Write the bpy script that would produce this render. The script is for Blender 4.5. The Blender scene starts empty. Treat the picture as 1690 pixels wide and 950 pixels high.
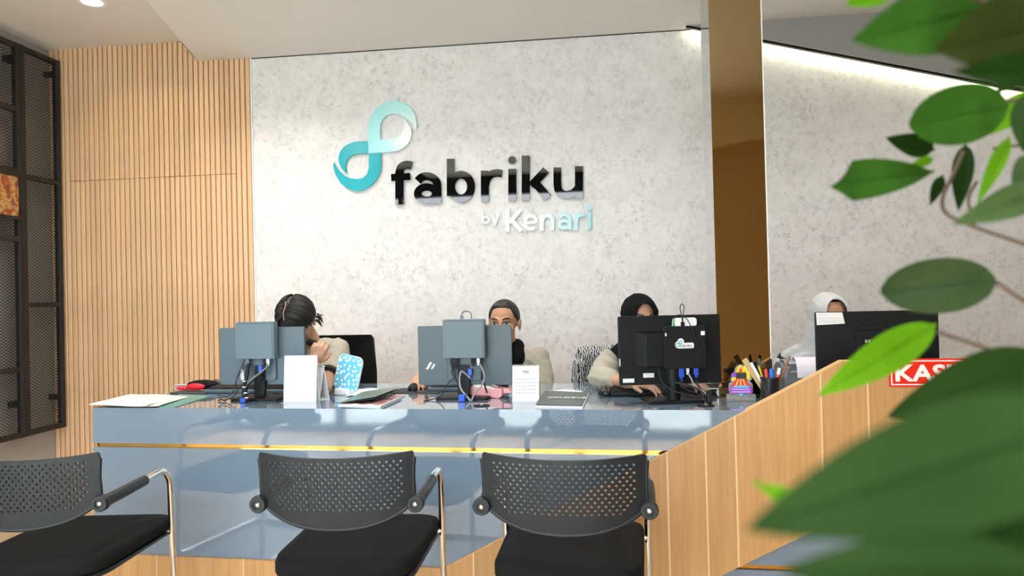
import bpy, bmesh, math, random
from math import sin, cos, pi, radians as rad
from mathutils import Vector as V, Matrix
from mathutils.geometry import delaunay_2d_cdt
random.seed(7)
SC = bpy.context.scene
COL = SC.collection

# ------------------------------------------------------------------ camera
F, CX, CY, HC = 1160.0, 845.0, 475.0, 1.22
YAW, PITCH, ROLL = rad(6.56), rad(0.6), 0.0245
Fh = V((-sin(YAW), cos(YAW), 0)); Rh = V((cos(YAW), sin(YAW), 0))
Fc = Fh * cos(PITCH) + V((0, 0, sin(PITCH))); Uh = Rh.cross(Fc)
Xc = Rh * cos(ROLL) - Uh * sin(ROLL); Yc = Rh * sin(ROLL) + Uh * cos(ROLL)
CAM = V((0, 0, HC))
cd = bpy.data.cameras.new('camera'); cam = bpy.data.objects.new('camera', cd); COL.objects.link(cam)
cd.sensor_width = 36; cd.lens = F / 1690 * 36; cd.clip_start = 0.02
cam.matrix_world = Matrix((Xc, Yc, -Fc)).transposed().to_4x4(); cam.location = CAM
cd.dof.use_dof = True; cd.dof.focus_distance = 3.3; cd.dof.aperture_fstop = 6.2
SC.camera = cam

# ------------------------------------------------------------------ sky, exposure
W = bpy.data.worlds.new('sky'); SC.world = W; W.use_nodes = True
bg = W.node_tree.nodes['Background']
bg.inputs[0].default_value = (0.86, 0.94, 1.0, 1); bg.inputs[1].default_value = 6.0
sd = bpy.data.lights.new('sun', 'SUN'); sd.energy = 9.0; sd.angle = rad(2); sd.color = (1, .97, .92)
sun = bpy.data.objects.new('sun', sd); COL.objects.link(sun); sun.rotation_euler = (rad(17), rad(8), 0); sun.location = (0, -6, 8)
SC.view_settings.view_transform = 'Standard'; SC.view_settings.look = 'None'
SC.view_settings.gamma = 1.0; SC.view_settings.use_curve_mapping = False
SC.view_settings.exposure = 0.30
SC.cycles.use_denoising = True
SC.cycles.max_bounces = 8; SC.cycles.diffuse_bounces = 5; SC.cycles.glossy_bounces = 5
SC.cycles.transparent_max_bounces = 8; SC.cycles.sample_clamp_indirect = 8
SC.cycles.caustics_reflective = False; SC.cycles.caustics_refractive = False

# ------------------------------------------------------------------ sight lines: a pixel of the photograph to a real surface
def ray(x, y): return Xc * ((x - CX) / F) - Yc * ((y - CY) / F) + Fc
def on_z(x, y, z): r = ray(x, y); return CAM + r * ((z - HC) / r.z)
def on_y(x, y, Y): r = ray(x, y); return CAM + r * (Y / r.y)
def on_x(x, y, X): r = ray(x, y); return CAM + r * (X / r.x)
def at_d(x, y, d): return CAM + ray(x, y) * d

# ------------------------------------------------------------------ materials
MATS = {}
def nodes(m): return m.node_tree.nodes, m.node_tree.links
def mat(name, col, rough=0.5, metal=0.0, ior=1.45, coat=0.0, emit=None, es=0.0, alpha=1.0, trans=0.0, sheen=0.0):
    if name in MATS: return MATS[name]
    m = bpy.data.materials.new(name); m.use_nodes = True
    b = m.node_tree.nodes['Principled BSDF']
    b.inputs['Base Color'].default_value = (*col, 1); b.inputs['Roughness'].default_value = rough
    b.inputs['Metallic'].default_value = metal; b.inputs['IOR'].default_value = ior
    b.inputs['Coat Weight'].default_value = coat; b.inputs['Coat Roughness'].default_value = 0.05
    b.inputs['Alpha'].default_value = alpha; b.inputs['Transmission Weight'].default_value = trans
    b.inputs['Sheen Weight'].default_value = sheen
    if emit: b.inputs['Emission Color'].default_value = (*emit, 1); b.inputs['Emission Strength'].default_value = es
    MATS[name] = m; return m
def bsdf(m): return m.node_tree.nodes['Principled BSDF']
def coords(m, scale=(1, 1, 1), kind='Object'):
    N, L = nodes(m); tc = N.new('ShaderNodeTexCoord'); mp = N.new('ShaderNodeMapping')
    mp.inputs['Scale'].default_value = scale; L.new(tc.outputs[kind], mp.inputs[0]); return mp.outputs[0]
def noise(m, vec, scale, detail=4, rough=0.55):
    N, L = nodes(m); n = N.new('ShaderNodeTexNoise'); n.inputs['Scale'].default_value = scale
    n.inputs['Detail'].default_value = detail; n.inputs['Roughness'].default_value = rough
    L.new(vec, n.inputs['Vector']); return n.outputs['Fac']
def ramp(m, fac, stops):
    N, L = nodes(m); r = N.new('ShaderNodeValToRGB'); L.new(fac, r.inputs[0]); e = r.color_ramp.elements
    while len(e) < len(stops): e.new(0.5)
    for i, (p, c) in enumerate(stops): e[i].position = p; e[i].color = (*c, 1)
    return r.outputs[0]
def mixc(m, fac, a, b, mode='MIX'):
    N, L = nodes(m); x = N.new('ShaderNodeMix'); x.data_type = 'RGBA'; x.blend_type = mode
    for sock, v in ((x.inputs[0], fac), (x.inputs[6], a), (x.inputs[7], b)):
        if isinstance(v, (int, float)): sock.default_value = v
        elif isinstance(v, tuple): sock.default_value = (*v, 1)
        else: L.new(v, sock)
    return x.outputs[2]
def bump(m, h, strength=0.2, dist=0.01):
    N, L = nodes(m); b = N.new('ShaderNodeBump'); b.inputs['Strength'].default_value = strength
    b.inputs['Distance'].default_value = dist; L.new(h, b.inputs['Height']); L.new(b.outputs[0], bsdf(m).inputs['Normal'])
def setcol(m, c): m.node_tree.links.new(c, bsdf(m).inputs['Base Color'])
def rand_tint(m, c, amt=0.12):
    N, L = nodes(m); oi = N.new('ShaderNodeObjectInfo')
    f = ramp(m, oi.outputs['Random'], [(0, (1 - amt,) * 3), (1, (1 + amt * .3,) * 3)])
    return mixc(m, 1.0, c, f, 'MULTIPLY')

def wood(name, light, dark, grain_axis='Z', rough=0.4, tint=0.08, sc=1.0):
    if name in MATS: return MATS[name]
    m = mat(name, light, rough)
    s = {'Z': (38, 38, 1.6), 'X': (1.6, 38, 38), 'Y': (38, 1.6, 38)}[grain_axis]
    s2 = {'Z': (7, 7, .5), 'X': (.5, 7, 7), 'Y': (7, .5, 7)}[grain_axis]
    v = coords(m, tuple(a * sc for a in s)); v2 = coords(m, tuple(a * sc for a in s2))
    c1 = ramp(m, noise(m, v, 1.5, 6, .65), [(.28, dark), (.62, light)])
    c2 = ramp(m, noise(m, v2, 1.2, 4, .6), [(.3, (.80, .76, .72)), (.65, (1.06, 1.05, 1.04))])
    c = mixc(m, .9, c1, c2, 'MULTIPLY'); setcol(m, rand_tint(m, c, tint)); return m

wallpaper = mat('wallpaper', (.8, .8, .8), .75)
_v = coords(wallpaper); _b = noise(wallpaper, _v, 7.5, 6, .75); _f = noise(wallpaper, coords(wallpaper, (34, 34, 30)), 1.0, 8, .8)
_h = noise(wallpaper, coords(wallpaper, (10, 10, 130)), 1.0, 3, .6); _k = noise(wallpaper, coords(wallpaper, (150, 150, 12)), 1.0, 3, .6)
_c = ramp(wallpaper, _b, [(.28, (.68, .665, .65)), (.62, (.79, .775, .76))])
_c = mixc(wallpaper, .85, _c, mixc(wallpaper, ramp(wallpaper, noise(wallpaper, _v, 3.2, 5, .7), [(.35, (1, 1, 1)), (.62, (.25, .25, .25))]), (1., 1., 1.), ramp(wallpaper, _f, [(.38, (.62, .605, .60)), (.50, (1, 1, 1))])), 'MULTIPLY')
_c = mixc(wallpaper, .4, _c, ramp(wallpaper, _h, [(.27, (.68, .67, .67)), (.36, (1, 1, 1))]), 'MULTIPLY')
_c = mixc(wallpaper, .4, _c, ramp(wallpaper, _k, [(.27, (.70, .69, .69)), (.36, (1, 1, 1))]), 'MULTIPLY')
setcol(wallpaper, _c); bump(wallpaper, _f, .25, .004)

paint_white = mat('ceiling_paint', (.80, .79, .77), .85)
bump(paint_white, noise(paint_white, coords(paint_white), 180, 2), .05, .002)
paint_grey = mat('grey_paint', (.36, .36, .345), .8)
bump(paint_grey, noise(paint_grey, coords(paint_grey), 120, 3), .08, .002)
paint_tan = mat('tan_paint', (.90, .76, .50), .75)
paint_brown = mat('brown_paint', (.74, .55, .29), .75)
for _m in (paint_tan, paint_brown): bump(_m, noise(_m, coords(_m), 90, 3), .1, .002)
slat_wood = wood('slat_wood', (.80, .545, .335), (.70, .445, .245), 'Z', .5, .10)
slat_back = mat('slat_backing', (.50, .27, .13), .8)
counter_wood = wood('counter_wood', (.63, .37, .16), (.51, .275, .105), 'Z', .32, .12)
counter_seam = mat('counter_seam', (.82, .60, .33), .5)
floor_wood = wood('floor_wood', (.66, .47, .29), (.56, .38, .22), 'Y', .35, .16)
glossgrey = mat('gloss_blue_grey', (.15, .205, .265), .045, ior=1.75, coat=.7)
_n = noise(glossgrey, coords(glossgrey), 260, 3, .6); setcol(glossgrey, ramp(glossgrey, _n, [(.3, (.165, .230, .305)), (.7, (.178, .245, .325))]))
gold = mat('gold_strip', (.72, .45, .14), .08, metal=1)
bronze = mat('bronze_mirror', (.36, .265, .145), .03, metal=1)
greymirror = mat('grey_mirror', (.62, .60, .58), .05, metal=1)
steel = mat('polished_steel', (.80, .78, .75), .12, metal=1)
white_metal = mat('white_trim', (.88, .88, .87), .35)
blackmetal = mat('black_powder_coat', (.012, .013, .014), .45)
bump(blackmetal, noise(blackmetal, coords(blackmetal), 400, 2), .08, .001)
blackplastic = mat('black_plastic', (.009, .010, .011), .48, ior=1.3)
bump(blackplastic, noise(blackplastic, coords(blackplastic), 500, 2), .06, .001)
chairplastic = mat('chair_plastic', (.013, .017, .020), .38, ior=1.4)
bump(chairplastic, noise(chairplastic, coords(chairplastic), 350, 2), .10, .001)
blackfabric = mat('black_fabric', (.008, .008, .008), .9, ior=1.25)
bump(blackfabric, noise(blackfabric, coords(blackfabric), 700, 2), .25, .001)
darkgrey = mat('dark_grey_plastic', (.085, .125, .150), .38)
bump(darkgrey, noise(darkgrey, coords(darkgrey), 500, 2), .1, .001)
darkgrey2 = mat('dark_grey_pc', (.115, .165, .195), .35)
bump(darkgrey2, noise(darkgrey2, coords(darkgrey2), 600, 2), .06, .001)
chrome = mat('chrome', (.82, .82, .80), .08, metal=1)
white_plastic = mat('white_plastic', (.86, .86, .86), .3)
paper = mat('white_paper', (.78, .78, .785), .7)
ink = mat('ink', (.03, .03, .035), .6)
blueplug = mat('blue_plug', (.02, .10, .62), .35)
rubber = mat('rubber_cable', (.012, .012, .013), .5)
greycable = mat('grey_cable', (.30, .32, .34), .45)
clear = mat('clear_acrylic', (1, 1, 1), .03, ior=1.35, alpha=.18)
black_gloss = mat('black_gloss_acrylic', (.003, .003, .003), .02, ior=1.8)

# ------------------------------------------------------------------ mesh helpers
class MB:
    def __init__(s): s.v = []; s.f = []; s.mi = []
    def add(s, vs, fs, mi=0):
        o = len(s.v); s.v += [tuple(a) for a in vs]; s.f += [tuple(i + o for i in f) for f in fs]; s.mi += [mi] * len(fs); return s
    def box(s, x0, x1, y0, y1, z0, z1, M=None, mi=0):
        vs = [V((x, y, z)) for z in (z0, z1) for y in (y0, y1) for x in (x0, x1)]
        if M is not None: vs = [M @ v for v in vs]
        return s.add(vs, [(0, 2, 3, 1), (4, 5, 7, 6), (0, 1, 5, 4), (2, 6, 7, 3), (0, 4, 6, 2), (1, 3, 7, 5)], mi)
    def tube(s, pts, r, n=10, cap=True, mi=0):
        pts = [V(p) for p in pts]; m = len(pts); rs = r if isinstance(r, (list, tuple)) else [r] * m
        t = [(pts[min(i + 1, m - 1)] - pts[max(i - 1, 0)]).normalized() for i in range(m)]
        a = t[0].orthogonal().normalized(); vs = []; fs = []
        for i in range(m):
            a = (a - t[i] * a.dot(t[i])); a = a.normalized() if a.length > 1e-6 else t[i].orthogonal().normalized()
            b = t[i].cross(a)
            for k in range(n):
                q = 2 * pi * k / n; vs.append(pts[i] + (a * cos(q) + b * sin(q)) * rs[i])
        for i in range(m - 1):
            for k in range(n):
                k2 = (k + 1) % n; fs.append((i * n + k, i * n + k2, (i + 1) * n + k2, (i + 1) * n + k))
        if cap: fs.append(tuple(reversed(range(n)))); fs.append(tuple(range((m - 1) * n, m * n)))
        return s.add(vs, fs, mi)
    def lathe(s, prof, n=24, M=None, mi=0):
        vs = []; fs = []; m = len(prof)
        for (r, z) in prof:
            for k in range(n):
                q = 2 * pi * k / n; p = V((r * cos(q), r * sin(q), z)); vs.append(M @ p if M is not None else p)
        for i in range(m - 1):
            for k in range(n):
                k2 = (k + 1) % n; fs.append((i * n + k, i * n + k2, (i + 1) * n + k2, (i + 1) * n + k))
        if prof[0][0] > 1e-5: fs.append(tuple(reversed(range(n))))
        if prof[-1][0] > 1e-5: fs.append(tuple(range((m - 1) * n, m * n)))
        return s.add(vs, fs, mi)
    def ell(s, c, r, R=None, nu=16, nv=10, mi=0):
        vs = []; fs = []; c = V(c)
        for j in range(nv + 1):
            a = -pi / 2 + pi * j / nv
            for i in range(nu):
                q = 2 * pi * i / nu; p = V((cos(a) * cos(q) * r[0], cos(a) * sin(q) * r[1], sin(a) * r[2]))
                vs.append(c + (R @ p if R is not None else p))
        for j in range(nv):
            for i in range(nu):
                i2 = (i + 1) % nu; fs.append((j * nu + i, j * nu + i2, (j + 1) * nu + i2, (j + 1) * nu + i))
        return s.add(vs, fs, mi)
    def cap(s, a, b, r0, r1=None, n=12, mi=0):      # tapered capsule, closed
        r1 = r0 if r1 is None else r1; a = V(a); b = V(b)
        d = (b - a); L = d.length; d = d / L if L > 1e-6 else V((0, 0, 1)); pts = []; rs = []
        for k in range(5): q = pi / 2 * k / 5; pts.append(a - d * r0 * cos(q)); rs.append(max(r0 * sin(q), .0004))
        pts.append(a); rs.append(r0); pts.append(b); rs.append(r1)
        for k in range(4, -1, -1): q = pi / 2 * k / 5; pts.append(b + d * r1 * cos(q)); rs.append(max(r1 * sin(q), .0004))
        return s.tube(pts, rs, n, True, mi)
    def prism(s, poly, y0, y1, fn=None, mi=0, holes=(), extra=(), union=None):
        """2-D outline(s) (x,z) extruded along y"""
        pts, tris, bnd = plate(union if union else [poly], holes, extra); n = len(pts)
        fn = fn or (lambda x, y, z: (x, y, z))
        vs = [fn(p[0], y0, p[1]) for p in pts] + [fn(p[0], y1, p[1]) for p in pts]
        fs = [t for t in tris] + [tuple(i + n for i in reversed(t)) for t in tris]
        fs += [(b, a, a + n, b + n) for a, b in bnd]
        return s.add(vs, fs, mi)

def inside(p, poly):
    x, y = p; c = False; j = len(poly) - 1
    for i in range(len(poly)):
        xi, yi = poly[i]; xj, yj = poly[j]
        if (yi > y) != (yj > y) and x < (xj - xi) * (y - yi) / (yj - yi) + xi: c = not c
        j = i
    return c
def plate(polys, holes=(), extra=()):
    pts = []; edges = []
    for p in list(polys) + list(holes):
        o = len(pts); pts += [V((a[0], a[1])) for a in p]; edges += [(o + i, o + (i + 1) % len(p)) for i in range(len(p))]
    pts += [V((a[0], a[1])) for a in extra]
    r = delaunay_2d_cdt(pts, edges, [], 0, 1e-6); vs = [tuple(v) for v in r[0]]; tris = []
    for t in r[2]:
        c = (sum(vs[i][0] for i in t) / 3, sum(vs[i][1] for i in t) / 3)
        if any(inside(c, p) for p in polys) and not any(inside(c, h) for h in holes):
            a, b, d = (vs[i] for i in t)
            t = tuple(t)
            if (b[0] - a[0]) * (d[1] - a[1]) - (b[1] - a[1]) * (d[0] - a[0]) < 0: t = tuple(reversed(t))
            tris.append(t)
    es = {}
    for t in tris:
        for i in range(3): es[(t[i], t[(i + 1) % 3])] = 1
    bnd = [e for e in es if (e[1], e[0]) not in es]
    return vs, tris, bnd
def rrect(w, h, r, n=5, cx=0, cy=0):
    o = []
    for (sx, sy, a0) in ((1, 1, 0), (-1, 1, 90), (-1, -1, 180), (1, -1, 270)):
        for k in range(n + 1):
            a = rad(a0 + 90 * k / n); o.append((cx + sx * (w / 2 - r) + r * cos(a), cy + sy * (h / 2 - r) + r * sin(a)))
    return o
def circ(cx, cy, r, n=10): return [(cx + r * cos(2 * pi * k / n), cy + r * sin(2 * pi * k / n)) for k in range(n)]
def smooth_path(pts, k=6, closed=False):
    P = [V(p) for p in pts]; n = len(P); out = []
    rng = range(n) if closed else range(n - 1)
    for i in rng:
        p0 = P[(i - 1) % n] if closed or i > 0 else P[0]; p1 = P[i]; p2 = P[(i + 1) % n]
        p3 = P[(i + 2) % n] if closed or i + 2 < n else P[-1]
        for j in range(k):
            t = j / k
            out.append(.5 * ((2 * p1) + (p2 - p0) * t + (2 * p0 - 5 * p1 + 4 * p2 - p3) * t * t + (3 * p1 - p0 - 3 * p2 + p3) * t ** 3))
    if not closed: out.append(P[-1])
    return out
def stroke(pts, w, k=6):
    P = smooth_path([(p[0], p[1]) for p in pts], k) if len(pts) > 2 else [V(p) for p in pts]; L = []; R = []
    for i in range(len(P)):
        t = (P[min(i + 1, len(P) - 1)] - P[max(i - 1, 0)]).normalized(); nrm = V((-t.y, t.x)) * (w / 2)
        L.append(tuple(P[i] + nrm)); R.append(tuple(P[i] - nrm))
    return L + R[::-1]

def build(name, mb, m, parent=None, smooth=None, bevel=0, loc=None, seg=2, fix=True):
    me = bpy.data.meshes.new(name); me.from_pydata(mb.v, [], mb.f); me.update()
    ms = m if isinstance(m, (list, tuple)) else [m]
    for x in ms: me.materials.append(x)
    if len(ms) > 1: me.polygons.foreach_set('material_index', mb.mi)
    if fix:
        bm = bmesh.new(); bm.from_mesh(me); bmesh.ops.recalc_face_normals(bm, faces=bm.faces); bm.to_mesh(me); bm.free()
    if smooth is not None:
        me.polygons.foreach_set('use_smooth', [True] * len(me.polygons)); me.set_sharp_from_angle(angle=rad(smooth))
    o = bpy.data.objects.new(name, me); COL.objects.link(o)
    if parent: o.parent = parent
    if loc: o.location = loc
    if bevel:
        b = o.modifiers.new('bevel', 'BEVEL'); b.width = bevel; b.segments = seg; b.limit_method = 'ANGLE'; b.angle_limit = rad(40)
    return o
def empty(name, label, cat, loc=(0, 0, 0), rz=0, group=None):
    o = bpy.data.objects.new(name, None); COL.objects.link(o); o.empty_display_size = .05
    o.location = loc; o.rotation_euler = (0, 0, rz); return tag(o, label, cat, group)
def tag(o, label, cat, group=None):
    o['label'] = label; o['category'] = cat
    if group: o['group'] = group
    return o
def struct(o): o['kind'] = 'structure'; return o
def link_copy(src, name, parent, loc=None, M=None):
    c = bpy.data.objects.new(name, src.data); COL.objects.link(c); c.parent = parent
    if loc is not None: c.location = loc
    return c
def text_obj(s, size, m, parent, loc, rot=(pi / 2, 0, 0), name='lettering', ext=.0004, align='LEFT', off=0.0, sx=1.0):
    cu = bpy.data.curves.new(name, 'FONT'); cu.body = s; cu.size = size; cu.extrude = ext; cu.align_x = align; cu.offset = off
    cu.resolution_u = 3
    t = bpy.data.objects.new('tmp', cu); COL.objects.link(t)
    dg = bpy.context.evaluated_depsgraph_get(); dg.update(); me = bpy.data.meshes.new_from_object(t.evaluated_get(dg))
    bpy.data.objects.remove(t); bpy.data.curves.remove(cu)
    me.materials.clear(); me.materials.append(m)
    o = bpy.data.objects.new(name, me); COL.objects.link(o); o.parent = parent; o.location = loc; o.rotation_euler = rot; o.scale.x = sx
    return o
def voxel(mb, size, smooth_it=4, fac=.5):
    """one continuous surface grown over overlapping closed forms"""
    me = bpy.data.meshes.new('tmp'); me.from_pydata(mb.v, [], mb.f); me.update()
    bm = bmesh.new(); bm.from_mesh(me); bmesh.ops.remove_doubles(bm, verts=bm.verts, dist=1e-5)
    bmesh.ops.recalc_face_normals(bm, faces=bm.faces); bm.to_mesh(me); bm.free()
    o = bpy.data.objects.new('tmp', me); COL.objects.link(o)
    r = o.modifiers.new('r', 'REMESH'); r.mode = 'VOXEL'; r.voxel_size = size
    if smooth_it: s = o.modifiers.new('s', 'SMOOTH'); s.iterations = smooth_it; s.factor = fac
    dg = bpy.context.evaluated_depsgraph_get(); dg.update(); out = bpy.data.meshes.new_from_object(o.evaluated_get(dg))
    bpy.data.objects.remove(o); bpy.data.meshes.remove(me); return out
from mathutils import noise as mnoise
def voxel_obj(name, mb, size, m, parent, it=4, fac=.5, folds=0.0):
    me = voxel(mb, size, it, fac)
    if folds:                                            # soft cloth folds
        for v, nn in zip(me.vertices, [n.vector.copy() for n in me.vertex_normals]):
            c = v.co; a = mnoise.noise(V((c.x * 13, c.y * 13, c.z * 9))); b_ = 1 - abs(mnoise.noise(V((c.x * 9 + 3, c.y * 9, c.z * 17 + c.x * 12))))
            v.co = c + nn * (folds * (a * .6 + (b_ ** 3 - .5)))
    me.materials.clear(); me.materials.append(m); me.name = name
    me.polygons.foreach_set('use_smooth', [True] * len(me.polygons))
    o = bpy.data.objects.new(name, me); COL.objects.link(o); o.parent = parent; return o

# ================================================================== the room
YW = 4.75                                   # back wall
XL = on_y(83, 84, YW).x; XR = 4.2; YF = -0.6
ZL = on_y(415, 96.2, YW).z; ZH = on_y(190, 77, YW).z
XS1 = on_y(414, 97, YW).x                    # end of the slats
XA = on_y(300, 69, YW).x; XB = on_y(328, 100, YW).x
pA = on_z(241, 0, ZH); dA = V((pA.x - XA, pA.y - YW)).normalized()
YC = 2.96; XC0 = on_y(1171.5, 100, YC).x; XC1 = on_y(1258.5, 100, YC).x

# floor with planks
fl = struct(build('floor', MB().box(XL - .1, XR + .1, YF - .2, YW + .1, -.1, -.012), counter_seam))
pk = None
ncol = 22; pw = (XR - XL) / ncol; pl = 1.34
for i in range(ncol):
    for j in range(5):
        y0 = YF + (j - (i % 3) / 3) * pl; y1 = min(y0 + pl - .003, YW); y0 = max(y0, YF)
        if y1 - y0 < .1: continue
        build('plank', MB().box(0, pw - .003, 0, y1 - y0, -.012, 0), floor_wood, fl, loc=(XL + i * pw, y0, 0))

# back wall, slats
wb = struct(build('wall_back', MB().box(XL - .1, XR + .1, YW, YW + .12, -.1, 4.3), wallpaper))
sb = build('slat_backing', MB().prism([(XL, 0), (XS1, 0), (XS1, ZL), (XB, ZL), (XA, ZH), (XL, ZH)], YW - .004, YW), slat_back, wb)
NS = 40; sp = (XS1 - XL) / NS
g0 = on_y(116, 300, YW); g1 = on_y(396, 287, YW); zg = (g0.z + g1.z) / 2
def top_z(x): return ZH if x <= XA else (ZL if x >= XB else ZH + (ZL - ZH) * (x - XA) / (XB - XA))
for i in range(NS):
    x0 = XL + i * sp + .0035; x1 = x0 + sp - .0075; c = (x0 + x1) / 2
    w = (x1 - x0) / 2; spans = [(0.0, None)]
    if g0.x < c < g1.x: spans = [(0.0, zg - .002), (zg + .002, None)]
    for (za, zb) in spans:
        t0, t1 = (top_z(x0) - .001, top_z(x1) - .001) if zb is None else (zb, zb)
        ch = .003; m = MB()
        sec = [(-w, 0), (-w, -.014), (-w + ch, -.017), (w - ch, -.017), (w, -.014), (w, 0)]
        vs = [(a, b, za) for a, b in sec] + [(a, b, t0 + (t1 - t0) * (a + w) / (2 * w)) for a, b in sec]
        fs = [tuple(range(6)), tuple(range(6, 12))] + [(k, (k + 1) % 6, (k + 1) % 6 + 6, k + 6) for k in range(6)]
        build('slat', m.add(vs, fs), slat_wood, wb, loc=(c, YW - .004, 0))
struct(build('trim_1', MB().box(XS1 - .002, XS1 + .006, YW - .012, YW, 0, ZL), white_metal))

# left, right and front walls
struct(build('wall_left', MB().box(XL - .12, XL, YF, YW, -.1, 4.3), paint_grey))
struct(build('wall_right', MB().box(XR, XR + .12, YF, YW, -.1, 4.3), wallpaper))
XD = .6; arch = [(3.7, 0)] + [(2.2 + 1.5 * cos(rad(a)), 2.28 + .33 * sin(rad(a))) for a in range(0, 181, 10)] + [(.7, 0)]
wf = struct(build('wall_front', MB().prism([(XD, -.05), (XR, -.05), (XR, 4.3), (XD, 4.3)], YF - .15, YF, holes=[arch]), paint_tan))
build('arch_panel', MB().box(XD, XR, YF - .19, YF - .15, 0, 3.6), paint_brown, wf)
wd = struct(build('window_1', MB().box(XL, XD, YF - .15, YF, 2.69, 4.3).box(XL, XD, YF - .15, YF, -.1, .06), blackmetal))
for i in range(5):
    x = XL + .03 + (XD - XL - .06) * i / 4
    build('mullion', MB().box(x - .03, x + .03, YF - .12, YF - .02, .06, 2.69), blackmetal, wd)
for i in range(4):
    x0 = XL + .06 + (XD - XL - .06) * i / 4; x1 = x0 + (XD - XL - .06) / 4 - .06
    build('pane', MB().box(x0, x1, YF - .075, YF - .065, .06, 2.69), mat('window_glass', (1, 1, 1), .0, ior=1.2, alpha=.06), wd)
pv = mat('pavement', (.50, .52, .50), .9); _c = noise(pv, coords(pv), 2.0, 5); setcol(pv, ramp(pv, _c, [(.3, (.50, .56, .55)), (.7, (.72, .78, .75))]))
struct(build('ground_outside', MB().box(-14, 14, -20, YF - .2, -.25, -.12), pv))

# ceiling: low field, a raised field at the left
def edge_x(x_at_wall, y): return x_at_wall + dA.x / dA.y * (y - YW)
xlo = lambda y: max(edge_x(XB, y), XL)
# where the low edge meets the left wall
yk = 3.2; xk = edge_x(XB, yk); xkh = edge_x(XA, yk)
low = [(XB, YW), (XR, YW), (XR, YF), (xk, YF), (xk, yk)]
c = MB(); pts, tris, bnd = plate([low])
c.add([(p[0], p[1], ZL) for p in pts], tris)
hi = [(XL, YW), (XA, YW), (xkh, yk), (xkh, YF), (XL, YF)]
c.add([(*p, ZH) for p in hi], [(0, 1, 2, 3, 4)])
c.add([(XA, YW, ZH), (XB, YW, ZL), (xk, yk, ZL), (xkh, yk, ZH), (xk, YF, ZL), (xkh, YF, ZH)], [(0, 1, 2, 3), (3, 2, 4, 5)])
struct(build('ceiling', c, paint_white, fix=False))
struct(build('roof_slab', MB().box(XL - .2, XR + .2, YF - .2, YW + .2, 4.3, 4.4), paint_grey))
struct(build('trim_2', MB().box(XB, XR, YW - .004, YW, ZL - .006, ZL), blackmetal))

# bronze mirror column
col = empty('mirror_column', 'square column clad in bronze mirror rising from the counter', 'column', ((XC0 + XC1) / 2, YC, .78))
hw = (XC1 - XC0) / 2; dp = .21; HT = ZL - .78
build('core', MB().box(-hw + .004, hw - .004, .004, dp, 0, HT), paint_grey, col)
build('front_mirror', MB().box(-hw, hw, 0, .004, 0, HT), bronze, col)
o = build('side_mirror', MB().box(-hw, -hw + .004, .004, dp, 0, HT), greymirror, col); o['label'] = 'grey mirrored side face'
build('corner_trim', MB().box(hw - .002, hw + .002, -.002, .002, 0, HT), white_metal, col)

# sloping beam under the ceiling at the right with a light strip
yb = YW - .075
b0 = on_y(1133, 44.5, yb); b1 = on_y(1690, 150, yb); k = (b1.z - b0.z) / (b1.x - b0.x); xe = XR
zf = lambda x: b0.z + k * (x - b0.x)
beam = empty('sloping_beam', 'grey sloping ceiling beam right of the bronze column, lit along its lower edge', 'beam', (b0.x, yb, ZL))
bp = [(0, 0), (xe - b0.x, 0), (xe - b0.x, zf(xe) - ZL), (0, min(zf(b0.x) - ZL, -.01))]
build('beam_face', MB().prism(bp, 0, .03), paint_grey, beam)
led = mat('led_strip', (1, 1, .9), .5, emit=(1.0, .98, .72), es=14)
m = MB(); za = zf(b0.x) - ZL + .012; zb2 = zf(xe) - ZL + .012
m.add([(0.01, .032, za), (xe - b0.x, .032, zb2), (xe - b0.x, .06, zb2), (.01, .06, za), (0.01, .032, za + .008), (xe - b0.x, .032, zb2 + .008), (xe - b0.x, .06, zb2 + .008), (.01, .06, za + .008)],
      [(0, 1, 2, 3), (4, 7, 6, 5), (0, 4, 5, 1), (1, 5, 6, 2), (2, 6, 7, 3), (3, 7, 4, 0)])
build('light_strip', m, led, beam)
m = MB(); m.add([(0, 0, -.012 + za), (xe - b0.x, 0, zb2 - .012), (xe - b0.x, .03, zb2 - .012), (0, .03, za - .012), (0, 0, za), (xe - b0.x, 0, zb2), (xe - b0.x, .03, zb2), (0, .03, za)],
      [(0, 1, 2, 3), (4, 7, 6, 5), (0, 4, 5, 1), (1, 5, 6, 2), (2, 6, 7, 3), (3, 7, 4, 0)])
build('edge_profile', m, mat('beam_edge', (.20, .18, .12), .5), beam)

# recessed ceiling lamps
def downlight(p, z, label, power, colr, size=.075):
    t = empty('downlight', label, 'ceiling lamp', (p.x, p.y, z), 0, 'recessed ceiling lamps')
    build('trim_ring', MB().lathe([(size * .82, -.002), (size * 1.1, -.004), (size * 1.12, 0), (size * .82, 0)], 28), white_metal, t, smooth=40)
    build('lens', MB().lathe([(.0, -.0035), (size * .80, -.0035), (size * .80, 0)], 28), mat('lamp_lens', (1, 1, 1), .4, emit=(1, .95, .86), es=9), t)
    ld = bpy.data.lights.new('lamp', 'AREA'); ld.shape = 'DISK'; ld.size = size * 1.5; ld.energy = power; ld.color = colr; ld.spread = rad(140)
    lo = bpy.data.objects.new('lamp', ld); COL.objects.link(lo); lo.parent = t; lo.location = (0, 0, -.012)
downlight(on_z(152, 3, ZH), ZH, 'recessed lamp glowing in the raised ceiling above the wooden slats', 5, (1, .88, .66))
downlight(on_z(345, -22, ZL), ZL, 'recessed lamp in the white ceiling just beyond the ceiling step', 16, (1, .98, .95))
for p, w_ in (((-.5, 3.3), 'above the short-haired person'), ((1.6, 3.2), 'above the cashier'), ((-.6, 1.6), 'above the visitor chairs')):
    downlight(V(p), ZL, 'recessed lamp in the flat white ceiling ' + w_, 12, (1, .97, .92))

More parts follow.
